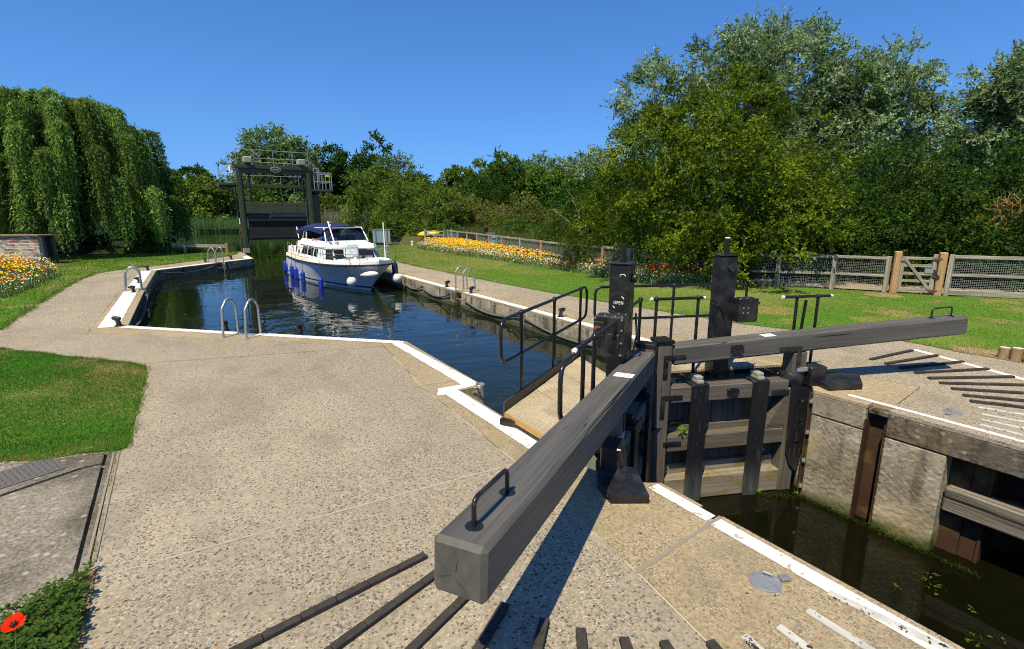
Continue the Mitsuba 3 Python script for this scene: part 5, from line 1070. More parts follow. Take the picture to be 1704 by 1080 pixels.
single('marker_post', MB().add(lathe([(0, 0.36), (0.09, 0.34), (0.11, 0.26), (0.07, 0.2), (0.09, 0.0)][::-1], (11.75, 37.0, 0), 12)), 'gelcoat', 'short white marker post on the far bank beside the flowers', 'marker post', smooth=40)
ym = trimesh.creation.icosphere(subdivisions=3, radius=1.0); yv = ym.vertices * A(0.95, 0.36, 0.36); yv[:, 2] = np.where(yv[:, 2] < 0, yv[:, 2] * 0.05, yv[:, 2]); yv[:, 2] += 0.18 * (yv[:, 0] / 0.95) * (yv[:, 0] > 0)
single('canoe', (yv @ frame((0.75, -0.66, 0)) + A(14.3, 39.6, 0.62), ym.faces), 'yellow_plastic', 'yellow upturned canoe lying behind the far end of the flower bed', 'canoe', smooth=60)
t = thing('litter_bin', 'teal round-topped bin behind the long fence', 'bin')
put(t, 'body', lathe([(0, 0.95), (0.15, 0.93), (0.26, 0.84), (0.30, 0.7), (0.27, 0.0)][::-1], (15.0, 30.3, 0), 20), 'teal_plastic', 40); put(t, 'slot', MB().add(box((14.80, 30.1, 0.72), (0.06, 0.3, 0.12), frame((0.7, 0.7, 0)))), 'dark_cloth')
t = thing('valve_post', 'black post with a grey bracket behind the long fence', 'post')
put(t, 'post', lathe([(0, 1.42), (0.15, 1.40), (0.16, 1.0), (0.12, 0.98), (0.12, 0)][::-1], (15.6, 32.5, 0), 14), 'black_paint', 40); put(t, 'bracket', MB().add(box((15.8, 32.2, 1.0), (0.7, 0.08, 0.06), frame((0.8, -0.5, 0)))).add(box((16.0, 32.0, 0.8), (0.05, 0.05, 0.5))), 'galvanised')
t = thing('wooden_barrier', 'short grey timber rail on posts at the water edge below the willow', 'barrier')
put(t, 'rail', MB().add(bar((-3.4, 37.3, 0.52), (-0.75, 36.3, 0.42), 0.06, 0.2, 0.008)), 'grey_timber')
for p in ((-2.9, 37.15), (-0.72, 36.3)): put(t, 'post', MB().add(box((*p, 0.25), (0.7, 0.14, 0.14), np.array([[0, 0, 1], [1, 0, 0], [0, 1, 0.0]]), 0.01, True)), 'tan_timber')
t = thing('wooden_barrier', 'dark weathered rail fence in the shade right of the willow', 'barrier')
for z in (0.35, 0.8): put(t, 'rail', MB().add(bar((-8.2, 41.2, z), (-3.6, 38.3, z), 0.05, 0.12)), 'kick_brown')
for k in (0, 0.33, 0.66, 1): put(t, 'post', MB().add(box((-8.2 + 4.6 * k, 41.2 - 2.9 * k, 0.5), (1.1, 0.1, 0.1), np.array([[0, 0, 1], [1, 0, 0], [0, 1, 0.0]]))), 'kick_brown')
# brick shelter
t = thing('brick_shelter', 'low brick wall end with dark doorway and sloping timber cap beside the flowers', 'shelter')
w0, w1 = A(-10.5, 33.95), A(-8.78, 32.75); wd = unit(w1 - w0); wn = A(wd[1], -wd[0])
WP = lambda s, o, z: A(*(w0 + wd * s + wn * o), z)
WLn = np.linalg.norm(w1 - w0); RW = np.array([[*wd, 0], [*(-wn), 0], [0, 0, 1]])
put(t, 'core', MB().add(box(WP(WLn / 2, -0.115, 0.66), (WLn - 0.02, 0.19, 1.36), RW)), 'mortar')
bk = put(t, 'wall', MB().add(box(WP(WLn / 2, -0.012, 0.66), (WLn - 0.01, 0.012, 1.34), RW)), 'mortar')
br = np.random.default_rng(11); brick_tones = [(0.50, 0.46, 0.40), (0.42, 0.36, 0.31), (0.56, 0.53, 0.47), (0.30, 0.27, 0.25), (0.17, 0.155, 0.15), (0.40, 0.27, 0.22), (0.30, 0.11, 0.09), (0.55, 0.50, 0.34)]
for i, c in enumerate(brick_tones): scene[f'brick_tone_{i}'] = two({'type': 'diffuse', 'reflectance': P((lambda c: lambda p, n, uv: mi.Color3f(*c) * (0.7 + 0.6 * F(p.x * 25, p.y * 25, p.z * 25, 3)))(c))}) if i < 3 else prin(c, 0.95)
nc = 18; hz = 1.33 / nc
for r in range(nc):
    x = -0.11 * (r % 2)
    while x < WLn:
        a0, a1 = max(x, 0.0), min(x + 0.222, WLn); x += 0.232
        if a1 - a0 < 0.04: continue
        dark = r > 13
        ci = br.choice([3, 4, 4, 1, 6] if dark and br.random() < 0.75 else [0, 0, 1, 2, 2, 3, 5, 7, 4])
        put(bk, 'brick', MB().add(box(WP((a0 + a1) / 2, 0.004 + br.normal(0, 0.0015), r * hz + hz / 2), (a1 - a0, 0.03, hz - 0.012), RW, 0.003)), f'brick_tone_{ci}')
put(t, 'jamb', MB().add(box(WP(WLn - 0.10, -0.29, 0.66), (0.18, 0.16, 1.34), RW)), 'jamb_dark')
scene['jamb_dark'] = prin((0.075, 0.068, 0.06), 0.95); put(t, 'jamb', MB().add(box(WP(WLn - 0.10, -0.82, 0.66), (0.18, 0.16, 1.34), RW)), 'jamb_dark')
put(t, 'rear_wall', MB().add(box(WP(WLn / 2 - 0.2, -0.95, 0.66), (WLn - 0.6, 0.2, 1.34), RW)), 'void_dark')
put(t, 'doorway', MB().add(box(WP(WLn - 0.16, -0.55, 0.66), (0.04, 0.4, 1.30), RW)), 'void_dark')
put(t, 'cap', MB().add(box(WP(WLn / 2 - 0.5, -0.42, 1.372), (WLn + 1.25, 1.06, 0.07), RW, 0.01)), 'cap_timber')
scene['cap_timber'] = two({'type': 'diffuse', 'reflectance': P(wood((0.24, 0.205, 0.15), (0.14, 0.115, 0.085), 0.7, (0.2, 0.17, 0.13)))})
t = thing('info_board', 'greenish information board in a timber frame at the left edge', 'sign')
bc = WP(-0.75, -0.2, 0.62)
put(t, 'panel', MB().add(box(bc, (1.2, 0.03, 0.85), RW)), 'teal_grey'); put(t, 'frame_bar', MB().add(box(bc + A(0, 0, 0.46), (1.3, 0.06, 0.08), RW, 0.01)), 'tan_timber')
scene['teal_grey'] = prin((0.13, 0.17, 0.15), 0.4)
put(t, 'post', MB().add(box(bc + A(*wd, 0) * 0.6, (0.07, 0.07, 1.3), RW)), 'tan_timber')
# ---------------------------------------------------------------- plants
def leaves(pos, tan, ln, wd, g, cols, spread=0.8):
    """one folded lozenge per leaf"""
    n = len(pos)
    ax = unit(tan * (1 - spread * 0.5) + g.normal(0, spread, (n, 3)) * 0.75)
    sd = unit(np.cross(ax, g.normal(0, 1, (n, 3)) + [0, 0, 0.8]))
    L = (ln * g.uniform(0.65, 1.25, n))[:, None]; Wd = L * wd
    nn = np.cross(sd, ax)
    V = np.stack([pos, pos + ax * L * 0.45 + sd * Wd * 0.5 + nn * Wd * 0.12, pos + ax * L, pos + ax * L * 0.45 - sd * Wd * 0.5 + nn * Wd * 0.12], 1).reshape(-1, 3)
    i = np.arange(n)[:, None] * 4
    Fc = np.concatenate([i + [0, 1, 2], i + [0, 2, 3]])
    return V, Fc, np.repeat(cols, 4, axis=0)
def twigs(st, d, ln, m, droop, g):
    T_ = len(st); t = (np.arange(m)[None] + g.random((T_, m))) / m
    L = ln[:, None]
    pos = st[:, None] + d[:, None] * (L * t)[..., None]; pos[..., 2] -= droop * L * t * t
    tan = np.repeat(d[:, None], m, 1); tan[..., 2] -= 2 * droop * t
    return pos.reshape(-1, 3), unit(tan).reshape(-1, 3)
def sph(n, g):
    return unit(g.normal(0, 1, (n, 3)))
def crown_mesh(lobes, g, nclump, ntw, m, leaf, wd, cols, twig=0.7, droop=0.15, rc=0.30, up=0.25, spread=0.8, low=-0.75, fill=0.25):
    """lobes: rows (x, y, z, rx, ry, rz). clumps of twigs on the lobes' skins; returns mesh + clump centres"""
    lobes = np.asarray(lobes, float); area = (lobes[:, 3] * lobes[:, 5]); k = g.choice(len(lobes), nclump * 3, p=area / area.sum())
    dv = sph(nclump * 3, g); ok = dv[:, 2] > low; k, dv = k[ok][:nclump], dv[ok][:nclump]
    dep = np.where(g.random(len(k)) < fill, g.uniform(0.35, 0.8, len(k)), g.uniform(0.82, 1.06, len(k)))
    dep *= 0.86 + 0.3 * meshkit.noise(lobes[k, :3] * 0.3 + dv * 2.1, 3)
    C = lobes[k, :3] + dv * lobes[k, 3:] * dep[:, None]
    sc = (lobes[k, 3:].mean(1) * rc) * g.uniform(0.6, 1.3, len(k))
    # clumps that sink into another lobe are kept: they fill the inside
    ci = np.repeat(np.arange(len(C)), ntw)
    off = sph(len(ci), g) * (g.random(len(ci)) ** 0.6)[:, None]; off[:, 2] *= 0.75
    st = C[ci] + off * sc[ci][:, None]
    dirs = unit(dv[ci] * 0.7 + off * 0.8 + g.normal(0, 0.45, (len(ci), 3)) + [0, 0, up])
    ln = twig * g.uniform(0.5, 1.3, len(ci))
    pos, tan = twigs(st, dirs, ln, m, droop, g)
    cc = np.asarray(cols, float) * A(1.22, 1.42, 1.15); cb = cc[g.integers(0, len(cc), len(C))] * g.uniform(0.8, 1.2, (len(C), 1))
    lc = np.repeat(cb[ci], m, 0) * g.uniform(0.55, 1.55, (len(ci) * m, 1)) * (1 + g.normal(0, 0.05, (len(ci) * m, 3)))
    return leaves(pos, tan, leaf, wd, g, np.clip(lc, 0.004, 0.9), spread), C, k
def limbs(base, lobes, C, k, g, r0, nmax=40, stems=1, sway=0.15):
    m = MB(); lobes = np.asarray(lobes, float); base = A(*base); top = lobes[np.argmax(lobes[:, 2]), :3]
    H = top[2] - base[2]
    def curve(p, q, n=7, bend=0.12):
        t = np.linspace(0, 1, n)[:, None]; b = g.normal(0, bend, 3) * np.linalg.norm(q - p); b[2] = abs(b[2]) * 0.3
        return p * (1 - t) + q * t + b * (4 * t * (1 - t))
    forks = []
    for s in range(stems):
        b = base + (A(g.normal(0, r0 * 2.5), g.normal(0, r0 * 2.5), 0) if stems > 1 else 0)
        q = base + (top - base) * 0.62 + A(g.normal(0, sway), g.normal(0, sway), 0) * H * (1.6 if stems > 1 else 0.5)
        c = curve(b, q, 9, 0.05); rr = np.linspace(1, 0.35, 9) * r0 / (1 if stems == 1 else 1.5); rr[0] *= 1.35
        m.add(tube(c, rr, 9)); forks += [(c[i], rr[i]) for i in range(3, 9)]
    for lb in lobes:
        f_ = min(forks, key=lambda x: np.linalg.norm(x[0] - lb[:3]) + 2.0 * max(0, x[0][2] - lb[2] + 0.3))
        c = curve(f_[0], lb[:3], 7, 0.08); rr = np.linspace(f_[1] * 0.7, f_[1] * 0.25, 7); m.add(tube(c, rr, 7)); forks += [(c[i], rr[i]) for i in (3, 5, 6)]
    for i in g.permutation(len(C))[:nmax]:
        f_ = min(forks, key=lambda x: np.linalg.norm(x[0] - C[i]))
        m.add(tube(curve(f_[0], C[i], 6, 0.10), np.linspace(max(f_[1] * 0.45, 0.012), 0.006, 6), 5))
    return m
def tree(name, label, cat, base, lobes, cols, seed, nclump=120, ntw=10, m=9, leaf=0.08, wd=0.5, r0=0.15, group=None, trunk=True, nmax=30, stems=1, mat='bark', tk={}, **kw):
    g = np.random.default_rng(seed); t = thing(name, label, cat, group)
    lb = np.asarray(lobes, float)
    lb = np.hstack([lb[:, :3] + A(*base), lb[:, 3:]])
    (v, f, c), C, k = crown_mesh(lb, g, nclump, ntw, m, leaf, wd, cols, **kw)
    key = put(t, 'crown', MB().add((v, f), c), 'foliage')
    if trunk: put(t, 'trunk', limbs(base, lb, C, k, g, r0, nmax, stems), mat, 50)
    return t
GREENS = dict(haw=[(0.118, 0.150, 0.017), (0.082, 0.112, 0.014), (0.180, 0.210, 0.021), (0.050, 0.072, 0.011)], silver=[(0.19, 0.23, 0.135), (0.15, 0.19, 0.10), (0.26, 0.30, 0.20), (0.11, 0.15, 0.065)],
              oak=[(0.032, 0.070, 0.014), (0.045, 0.085, 0.016), (0.026, 0.055, 0.012)], olive=[(0.115, 0.15, 0.028), (0.09, 0.13, 0.024), (0.135, 0.165, 0.04)], mid=[(0.075, 0.125, 0.024), (0.10, 0.15, 0.03), (0.06, 0.105, 0.02)],
              hedge=[(0.032, 0.062, 0.014), (0.045, 0.080, 0.018), (0.025, 0.050, 0.012), (0.062, 0.095, 0.018)], yel=[(0.15, 0.18, 0.02), (0.12, 0.15, 0.02)], pale=[(0.12, 0.165, 0.07), (0.10, 0.145, 0.055), (0.145, 0.19, 0.09)], brown=[(0.13, 0.13, 0.035), (0.10, 0.125, 0.025), (0.16, 0.14, 0.06)])
# weeping willow
def weeping():
    g = np.random.default_rng(21); t = thing('weeping_willow', 'huge weeping willow with hanging strands at the left', 'tree')
    B = A(-8.5, 40.2, 0); R0, Ht = 5.9, 9.3; tips = []
    while len(tips) < 78:
        ph = g.uniform(0, 2 * math.pi); el = g.random() ** 0.75
        rr = R0 * max(1 - (el * 0.97) ** 3.0, 0.03) ** 0.5 * g.uniform(0.80, 1.03); z0 = Ht * (0.36 + 0.62 * el) * g.uniform(0.94, 0.99)
        q = B + A(math.cos(ph) * rr, math.sin(ph) * rr, z0)
        if all(np.linalg.norm((q - o[0]) * A(1, 1, 0.8)) > 1.28 for o in tips): tips.append((q, el))
        elif g.random() < 0.008: tips.append((q, el))
    for _ in range(46):
        ph = g.uniform(0, 2 * math.pi); rr = R0 * 0.80 * g.random() ** 0.6
        tips.append((B + A(math.cos(ph) * rr, math.sin(ph) * rr, Ht * (0.985 - 0.30 * (rr / R0) ** 2.6) * g.uniform(0.90, 0.985)), 0.9))
    V, Fc, Cc, off = [], [], [], 0
    for q, el in tips:
        outw = unit(A(q[0] - B[0], q[1] - B[1], 0)); sd = A(-outw[1], outw[0], 0); ns = int(g.integers(52, 78)); w = g.uniform(0.38, 0.62)
        tone = g.uniform(0.6, 1.35); hang0 = min(q[2] - 0.25, g.uniform(3.2, 8.5))
        for s_ in range(ns):
            a_ = np.clip(g.normal(0, 0.5), -1.1, 1.1); back = g.uniform(0, 1) ** 1.5
            st = q + sd * a_ * w - outw * back * 0.8 + A(0, 0, -0.45 * abs(a_) ** 1.7 + 0.25 * back + g.normal(0, 0.08))
            L = min(hang0 * g.uniform(0.5, 1.05) * (1 - 0.25 * abs(a_)), st[2] - 0.12)
            if L < 0.4: continue
            m = int(L / 0.085); tt = (np.arange(m) + g.random(m)) / m
            cur = outw * 0.45 * (1 - np.exp(-tt * 5))[:, None] * g.uniform(0.4, 1.2); sw = A(g.normal(0, 0.08), g.normal(0, 0.08), 0) * (tt ** 2)[:, None]
            pos = st + cur + sw + g.normal(0, 0.03, (m, 3)); pos[:, 2] = st[2] + 0.12 * np.sin(np.minimum(tt * L * 4, 3.14)) - np.where(tt * L < 0.3, tt * L * 0.4, tt * L - 0.18)
            tan = np.tile(A(0, 0, -1.0), (m, 1)) + outw * 0.35
            col = np.array([(0.155, 0.26, 0.055), (0.22, 0.33, 0.08), (0.11, 0.20, 0.04)])[g.integers(0, 3)] * tone * g.uniform(0.7, 1.35, (m, 1))
            v, f, c = leaves(pos, tan, 0.20, 0.29, g, col, 0.60)
            V.append(v); Fc.append(f + off); Cc.append(c); off += len(v)
    put(t, 'crown', MB().add((np.vstack(V), np.vstack(Fc)), np.vstack(Cc)), 'foliage')
    m = MB(); m.add(tube([B, B + A(0.05, 0, 1.0), B + A(0.1, 0.1, 2.6), B + A(0.0, 0.1, 4.6)], [0.55, 0.42, 0.38, 0.28], 12))
    for q, el in tips[::2]:
        b = B + A(0.05, 0.05, g.uniform(2.2, 4.6)); tt = np.linspace(0, 1, 7)[:, None]
        m.add(tube(b * (1 - tt) + (q - A(0, 0, 0.2)) * tt, np.linspace(0.10, 0.015, 7), 6))
    put(t, 'trunk', m, 'bark', 50)
weeping()
# the near hawthorn thicket tree in front of the fence
tree('hawthorn_tree', 'broad yellow-green hawthorn tree standing by the fence behind the right gate', 'tree', (12.04, 10.27, 0),
     [(0.02, 1.06, 5.14, 1.7, 1.7, 1.55), (0.82, 0.54, 5.65, 1.2, 1.2, 1.1), (1.74, -0.06, 4.6, 1.5, 1.5, 1.4), (-1.35, 1.97, 4.1, 1.5, 1.5, 1.4), (0.34, 0.86, 3.1, 2.3, 2.3, 2.1), (2.48, -0.55, 3.1, 1.4, 1.4, 1.3), (-2.08, 2.44, 2.9, 1.3, 1.3, 1.2), (-2.78, 2.89, 2.46, 0.9, 0.9, 0.85), (-0.78, 1.6, 1.95, 1.7, 1.7, 1.35), (1.56, 0.06, 2, 1.8, 1.8, 1.4), (1.99, -1.43, 2.1, 0.95, 0.95, 0.85), (-0.9, 0.24, 1.5, 1.1, 1.1, 0.9), (0.06, -1.56, 1.7, 0.95, 0.95, 0.75), (0.2, -0.1, 0.75, 0.85, 0.85, 0.75), (-0.7, 0.5, 0.8, 0.75, 0.75, 0.7)],
     GREENS['haw'], 31, nclump=480, ntw=19, m=10, leaf=0.084, wd=0.78, r0=0.10, nmax=90, stems=4, twig=0.40, droop=0.10, rc=0.20, up=0.15, low=-0.7, fill=0.20)
tree('small_hawthorn', 'small leaning hawthorn with bare grey twigs among the flowers', 'tree', (10.75, 16.4, 0),
     [(0, 0, 0.55, 0.38, 0.38, 0.5), (0.05, 0, 1.35, 0.85, 0.85, 0.6), (-0.6, 0.6, 1.9, 0.6, 0.6, 0.5), (0.6, -0.65, 1.8, 0.7, 0.7, 0.55), (0.2, -0.1, 2.4, 0.55, 0.55, 0.5)],
     [(0.11, 0.135, 0.02), (0.075, 0.10, 0.016), (0.05, 0.07, 0.012)], 32, nclump=120, ntw=14, m=9, leaf=0.060, wd=0.7, r0=0.07, nmax=40, stems=3, twig=0.45, rc=0.26, low=-0.6)
_g = np.random.default_rng(320); _m = MB()
for d_ in ((-0.75, 0.5, 0.8), (0.5, -0.4, 1.2), (-0.3, 0.2, 1.3), (0.9, -0.6, 0.9)):
    p_ = A(10.75, 16.4, 1.5); q_ = p_ + A(*d_) * 1.25
    _m.add(tube([p_, p_ * 0.5 + q_ * 0.5 + _g.normal(0, 0.05, 3), q_], [0.02, 0.014, 0.006], 5))
    for _ in range(5):
        a_ = p_ + (q_ - p_) * _g.uniform(0.4, 1); b_ = a_ + unit(A(*d_) + _g.normal(0, 0.6, 3)) * _g.uniform(0.2, 0.5); _m.add(tube([a_, a_ * 0.5 + b_ * 0.5 + _g.normal(0, 0.03, 3), b_], [0.009, 0.007, 0.003], 4))
put('small_hawthorn', 'bare_twigs', _m, 'dead_twig', 50)
scene['dead_twig'] = prin((0.34, 0.29, 0.23), 0.9)
# silver willows behind
def silver(name, lab, base, lobes, seed, n, grp='silver willows behind the hedge', cols='silver', **k):
    tree(name, lab, 'tree', base, lobes, GREENS[cols], seed, nclump=int(n * 1.45), ntw=17, m=13, leaf=0.20, wd=0.42, r0=0.32, group=grp, nmax=30, twig=0.72, droop=0.2, rc=0.25, up=0.3, low=-0.8, **k)
silver('silver_willow', 'tallest silvery willow rising behind the hawthorn', (25.4, 18.1, 0), [(-1.6, 1.05, 10.4, 2.3, 2.3, 2.0), (1.6, -1.05, 10.3, 2.25, 2.25, 1.95), (0.14, -0.09, 9.2, 3.3, 3.3, 2.9), (-5.0, 3.3, 8.6, 2.1, 2.1, 1.9), (-5.1, 2.1, 5.7, 2.4, 2.4, 2.2), (-5.8, 3.8, 6.1, 1.4, 1.4, 1.3), (-1.75, 1.15, 6.0, 3.6, 3.6, 3.2), (3.5, -2.3, 6.8, 2.5, 2.5, 2.3), (1.3, -0.9, 4.3, 3.6, 3.6, 3.2), (-3.0, 2.0, 3.3, 3.0, 3.0, 2.7)], 41, 420)
silver('silver_willow', 'silvery willow right of the tallest one', (30.5, 13.6, 0), [(-0.56, 0.37, 8.9, 2.3, 2.3, 2.0), (-1.9, 1.25, 8.5, 2.0, 2.0, 1.8), (0.55, -0.36, 7.5, 1.3, 1.3, 1.3), (-0.7, 0.47, 5.9, 3.0, 3.0, 2.7), (1.1, -0.8, 4.6, 1.9, 1.9, 1.7), (-1.8, 1.2, 3.2, 2.9, 2.9, 2.6), (0.9, -0.6, 1.9, 2.6, 2.6, 2.3)], 42, 250)
silver('silver_willow', 'silvery willow at the right edge of the picture', (31.95, 7.8, 0), [(-1.45, 0.95, 8.0, 1.6, 1.6, 1.5), (-0.3, 0.2, 7.6, 1.9, 1.9, 1.7), (-1.7, 1.1, 6.2, 1.5, 1.5, 1.4), (-0.1, 0.1, 4.6, 2.5, 2.5, 2.2), (-1.5, 1.0, 3.4, 1.7, 1.7, 1.6), (1.2, -0.8, 6.2, 2.2, 2.2, 2.0), (0.5, -0.4, 2.0, 2.4, 2.4, 1.8)], 43, 220)
tree('yellow_willow', 'small yellow-green tree in the gap between two silvery willows', 'tree', (40.9, 14.0, 0), [(-0.9, 0.6, 8.5, 1.3, 1.3, 1.2), (-0.35, 0.2, 6.2, 1.7, 1.7, 1.6), (-0.2, 0.1, 3.4, 2.0, 2.0, 1.8)], GREENS['yel'], 44, 90, 12, 9, 0.22, 0.4, 0.2, twig=0.8, rc=0.3)
# hedge behind the right fence
HG = [((17.9, 12.4), 4.6, 2.3), ((19.3, 10.4), 4.7, 2.3), ((20.7, 8.6), 4.9, 2.2), ((21.8, 6.8), 4.6, 2.2), ((22.9, 5.1), 4.9, 2.2), ((24.0, 3.0), 4.6, 2.3), ((19.0, 6.7), 2.9, 1.5), ((17.6, 9.0), 3.1, 1.6), ((20.3, 4.6), 3.0, 1.5), ((16.9, 11.6), 3.0, 1.6), ((21.6, 2.6), 3.2, 1.6)]
hl = ['dense hedge shrub just right of the hawthorn', 'dense hedge shrub, second right of the hawthorn', 'tall hedge shrub behind the small gate', 'hedge shrub right behind the small gate', 'hedge shrub behind the orange lichen branches', 'hedge shrub at the right end of the hedge', 'low leafy hedge shrub behind the small gate', 'low leafy hedge shrub left of the small gate', 'low leafy hedge shrub right of the small gate', 'low leafy hedge shrub behind the dark fence stretch', 'low leafy hedge shrub at the right picture edge']
for i, ((x, y), h, r) in enumerate(HG):
    tree('hedge_shrub', hl[i], 'shrub', (x, y, 0), [(0, 0, h * 0.72, r * 0.85, r * 0.85, h * 0.27), (0.4, -0.5, h * 0.45, r * 1.05, r * 1.05, h * 0.32), (-0.5, 0.5, h * 0.25, r, r, h * 0.26)], GREENS['hedge'], 50 + i, 150 if i < 6 else 110, 15, 8, 0.105, 0.72, 0.09, 'hedge shrubs behind the right fence', nmax=16, stems=3, twig=0.5, rc=0.27, low=-0.9, fill=0.15)
g_ = np.random.default_rng(77); dm = MB(); db = A(19.3, 5.3, 1.9); b0 = A(19.9, 5.0, 0)
dm.add(tube([b0, b0 + A(-0.2, 0.1, 0.9), db], [0.07, 0.055, 0.045], 8))
def dead(p, d, L, r, dep):
    q = p + d * L; mid = p + d * L * 0.5 + g_.normal(0, 0.05, 3) * L
    dm.add(tube([p, mid, q], [r, r * 0.8, r * 0.55], 5))
    if dep:
        for _ in range(3): dead(p + (q - p) * g_.uniform(0.4, 1.0), unit(d + g_.normal(0, 0.55, 3)), L * g_.uniform(0.5, 0.8), r * 0.6, dep - 1)
for d in ((-0.5, 0.35, 0.9), (0.1, -0.5, 1.1), (-0.8, 0.6, 0.25), (-0.6, -0.2, 0.6), (-0.2, 0.4, 1.0)): dead(db, unit(A(*d)), 0.75, 0.028, 3)
single('dead_branch', dm, 'lichen_bark', 'dead branches covered in orange lichen in the right hedge', 'branch', smooth=60)
# middle distance shrubs on the right of the river
def shrub(name, lab, x, y, h, r, cols, seed, n=110, leaf=0.14, wd=0.45, grp=None, cat='shrub', ntw=12, m=7, k=1.0, **kw):
    g = np.random.default_rng(seed + 900); lo = [(g.normal(0, r * .15), g.normal(0, r * .15), h - r * .55, r * .62, r * .62, r * .55)]
    for i in range(4): a_ = i * 1.57 + g.uniform(0, 1); lo.append((math.cos(a_) * r * .5, math.sin(a_) * r * .5, h * g.uniform(.42, .66), r * .62, r * .62, h * .24))
    for i in range(3): a_ = i * 2.1 + g.uniform(0, 1); lo.append((math.cos(a_) * r * .5, math.sin(a_) * r * .5, h * .22, r * .72, r * .72, h * .24))
    tree(name, lab, cat, (x, y, -0.1), lo, GREENS[cols], seed, int(n * 1.25), ntw, m, leaf * 1.28, wd * 1.15, max(0.05, h * .02), grp, nmax=12, twig=h * .11 * k, rc=0.28, low=-0.95, fill=0.12, **kw)
shrub('shrub', 'shady shrub left of the hawthorn behind the fence', 16.2, 21.5, 4.4, 2.5, 'oak', 61, 130, 0.10, 0.6)
shrub('shrub', 'green shrub between the small hawthorn and the big one', 15.6, 17.2, 4.6, 2.3, 'oak', 62, 130, 0.09, 0.6)
shrub('shrub', 'green shrub close behind the hawthorn trunk', 15.4, 13.9, 4.2, 2.1, 'oak', 63, 130, 0.085, 0.6)
shrub('shrub', 'rounded olive shrub above the far end of the fence', 22.4, 69.1, 9.4, 5.2, 'olive', 64, 240, 0.30, 0.35, ntw=14)
shrub('shrub', 'lower olive shrub right of the big olive one', 21.9, 53.2, 5.1, 3.1, 'olive', 65, 150, 0.22, 0.35)
shrub('shrub', 'olive shrub on the bank behind the sign board', 20.8, 60.5, 6.0, 3.4, 'olive', 73, 160, 0.24, 0.35)
shrub('shrub', 'brownish shrub mound behind the middle of the fence', 26.6, 45.0, 4.2, 3.4, 'brown', 66, 170, 0.16, 0.45)
shrub('shrub', 'brown-tinged shrub left of the brownish mound', 26.2, 53.0, 4.4, 3.2, 'brown', 67, 150, 0.18, 0.45)
shrub('shrub', 'fresh green low bush behind the fence', 20.2, 34.0, 2.0, 2.0, 'mid', 68, 110, 0.12, 0.5)
shrub('shrub', 'low green bush behind the teal bin', 21.6, 30.2, 2.2, 2.0, 'mid', 69, 110, 0.12, 0.5)
shrub('shrub', 'green bush where the fence bends', 20.3, 27.0, 3.2, 2.4, 'hedge', 70, 120, 0.12, 0.5)
shrub('shrub', 'low bush at the river edge behind the far gate', 17.6, 43.0, 1.7, 1.8, 'mid', 71, 90, 0.12, 0.5)
shrub('shrub', 'dark green shrub in front of the tree row', 31.5, 60.0, 7.0, 4.2, 'hedge', 72, 170, 0.2, 0.5)
# far trees
def far(name, lab, x, y, top, r, cols, seed, n=150, leaf=0.42, wd=0.55, low=0.0, **kw):
    shrub(name, lab, x, y, top, r, cols, seed, n, leaf, wd, None, 'tree', ntw=11, m=6, k=0.75, **kw)
far('far_tree', 'round dark tree on the horizon left of the lifting gate', 1.7, 152, 12.9, 6.2, 'oak', 81, 150, 0.55)
far('far_tree', 'yellowish bushy tree behind the willow edge', -3.3, 113.5, 8.6, 5.4, 'yel', 82, 220, 0.5)
far('far_tree', 'wide green bank tree left of the lifting gate', 2.4, 104, 8.2, 5.8, 'olive', 83, 300, 0.42)
far('far_tree', 'pale willow seen through the lifting gate', 16.3, 118.6, 19.0, 7.6, 'pale', 84, 480, 0.55, 0.40)
far('far_tree', 'dark leafy tree right of the lifting gate', 29.5, 121.9, 17.4, 5.6, 'oak', 85, 260, 0.5)
far('far_tree', 'tall dark tree with an open top right of the lifting gate', 38.1, 122.2, 19.6, 4.2, 'oak', 86, 130, 0.5)
far('far_tree', 'low broad bank tree behind the pale reeds', 19.3, 101, 5.4, 5.0, 'brown', 87)
far('far_tree', 'bank tree left of the big olive shrub', 25.5, 100, 6.0, 5.5, 'mid', 88)
far('far_tree', 'bank bush seen below the lifting gate', 9.6, 104, 6.2, 5.2, 'mid', 93)
far('far_tree', 'small bank bush left of the wide green bank tree', -9.5, 103, 6.0, 5.0, 'brown', 94)
far('far_tree', 'green tree at the left start of the tree row', 40.3, 84.9, 10.2, 4.2, 'olive', 89)
far('far_tree', 'tall green tree in the tree row', 46.7, 80.7, 12.6, 5.4, 'mid', 90, 200)
far('far_tree', 'pale tree in the tree row', 53.9, 79.6, 12.4, 5.2, 'pale', 91, 200, 0.4, 0.4)
far('far_tree', 'second pale tree in the tree row', 58.2, 76.8, 12.3, 4.4, 'pale', 92, 160, 0.4, 0.4)
far('far_tree', 'silvery tree at the right end of the tree row', 57.4, 67.7, 13.2, 6.4, 'silver', 95, 230, 0.4, 0.35)
far('far_tree', 'dark tree low in the tree row', 41.5, 70.5, 9.6, 4.8, 'hedge', 96, 180)
far('far_tree', 'green tree in front of the pale row trees', 45.5, 63.0, 9.0, 4.6, 'mid', 97, 180)
far('far_tree', 'green tree left of the silver end tree', 44.0, 50.0, 7.6, 4.4, 'hedge', 98, 180, 0.3)
far('far_tree', 'dim far tree filling the row on the left', 36.0, 96.0, 10.0, 5.0, 'hedge', 99)
shrub('shrub', 'dark leafy shrub at the water edge right of the willow', -4.6, 39.6, 1.9, 1.2, 'oak', 74, 80, 0.10, 0.5)
shrub('shrub', 'dark shrub below the willow strands', -8.5, 42.5, 1.6, 1.5, 'oak', 75, 80, 0.10, 0.5)
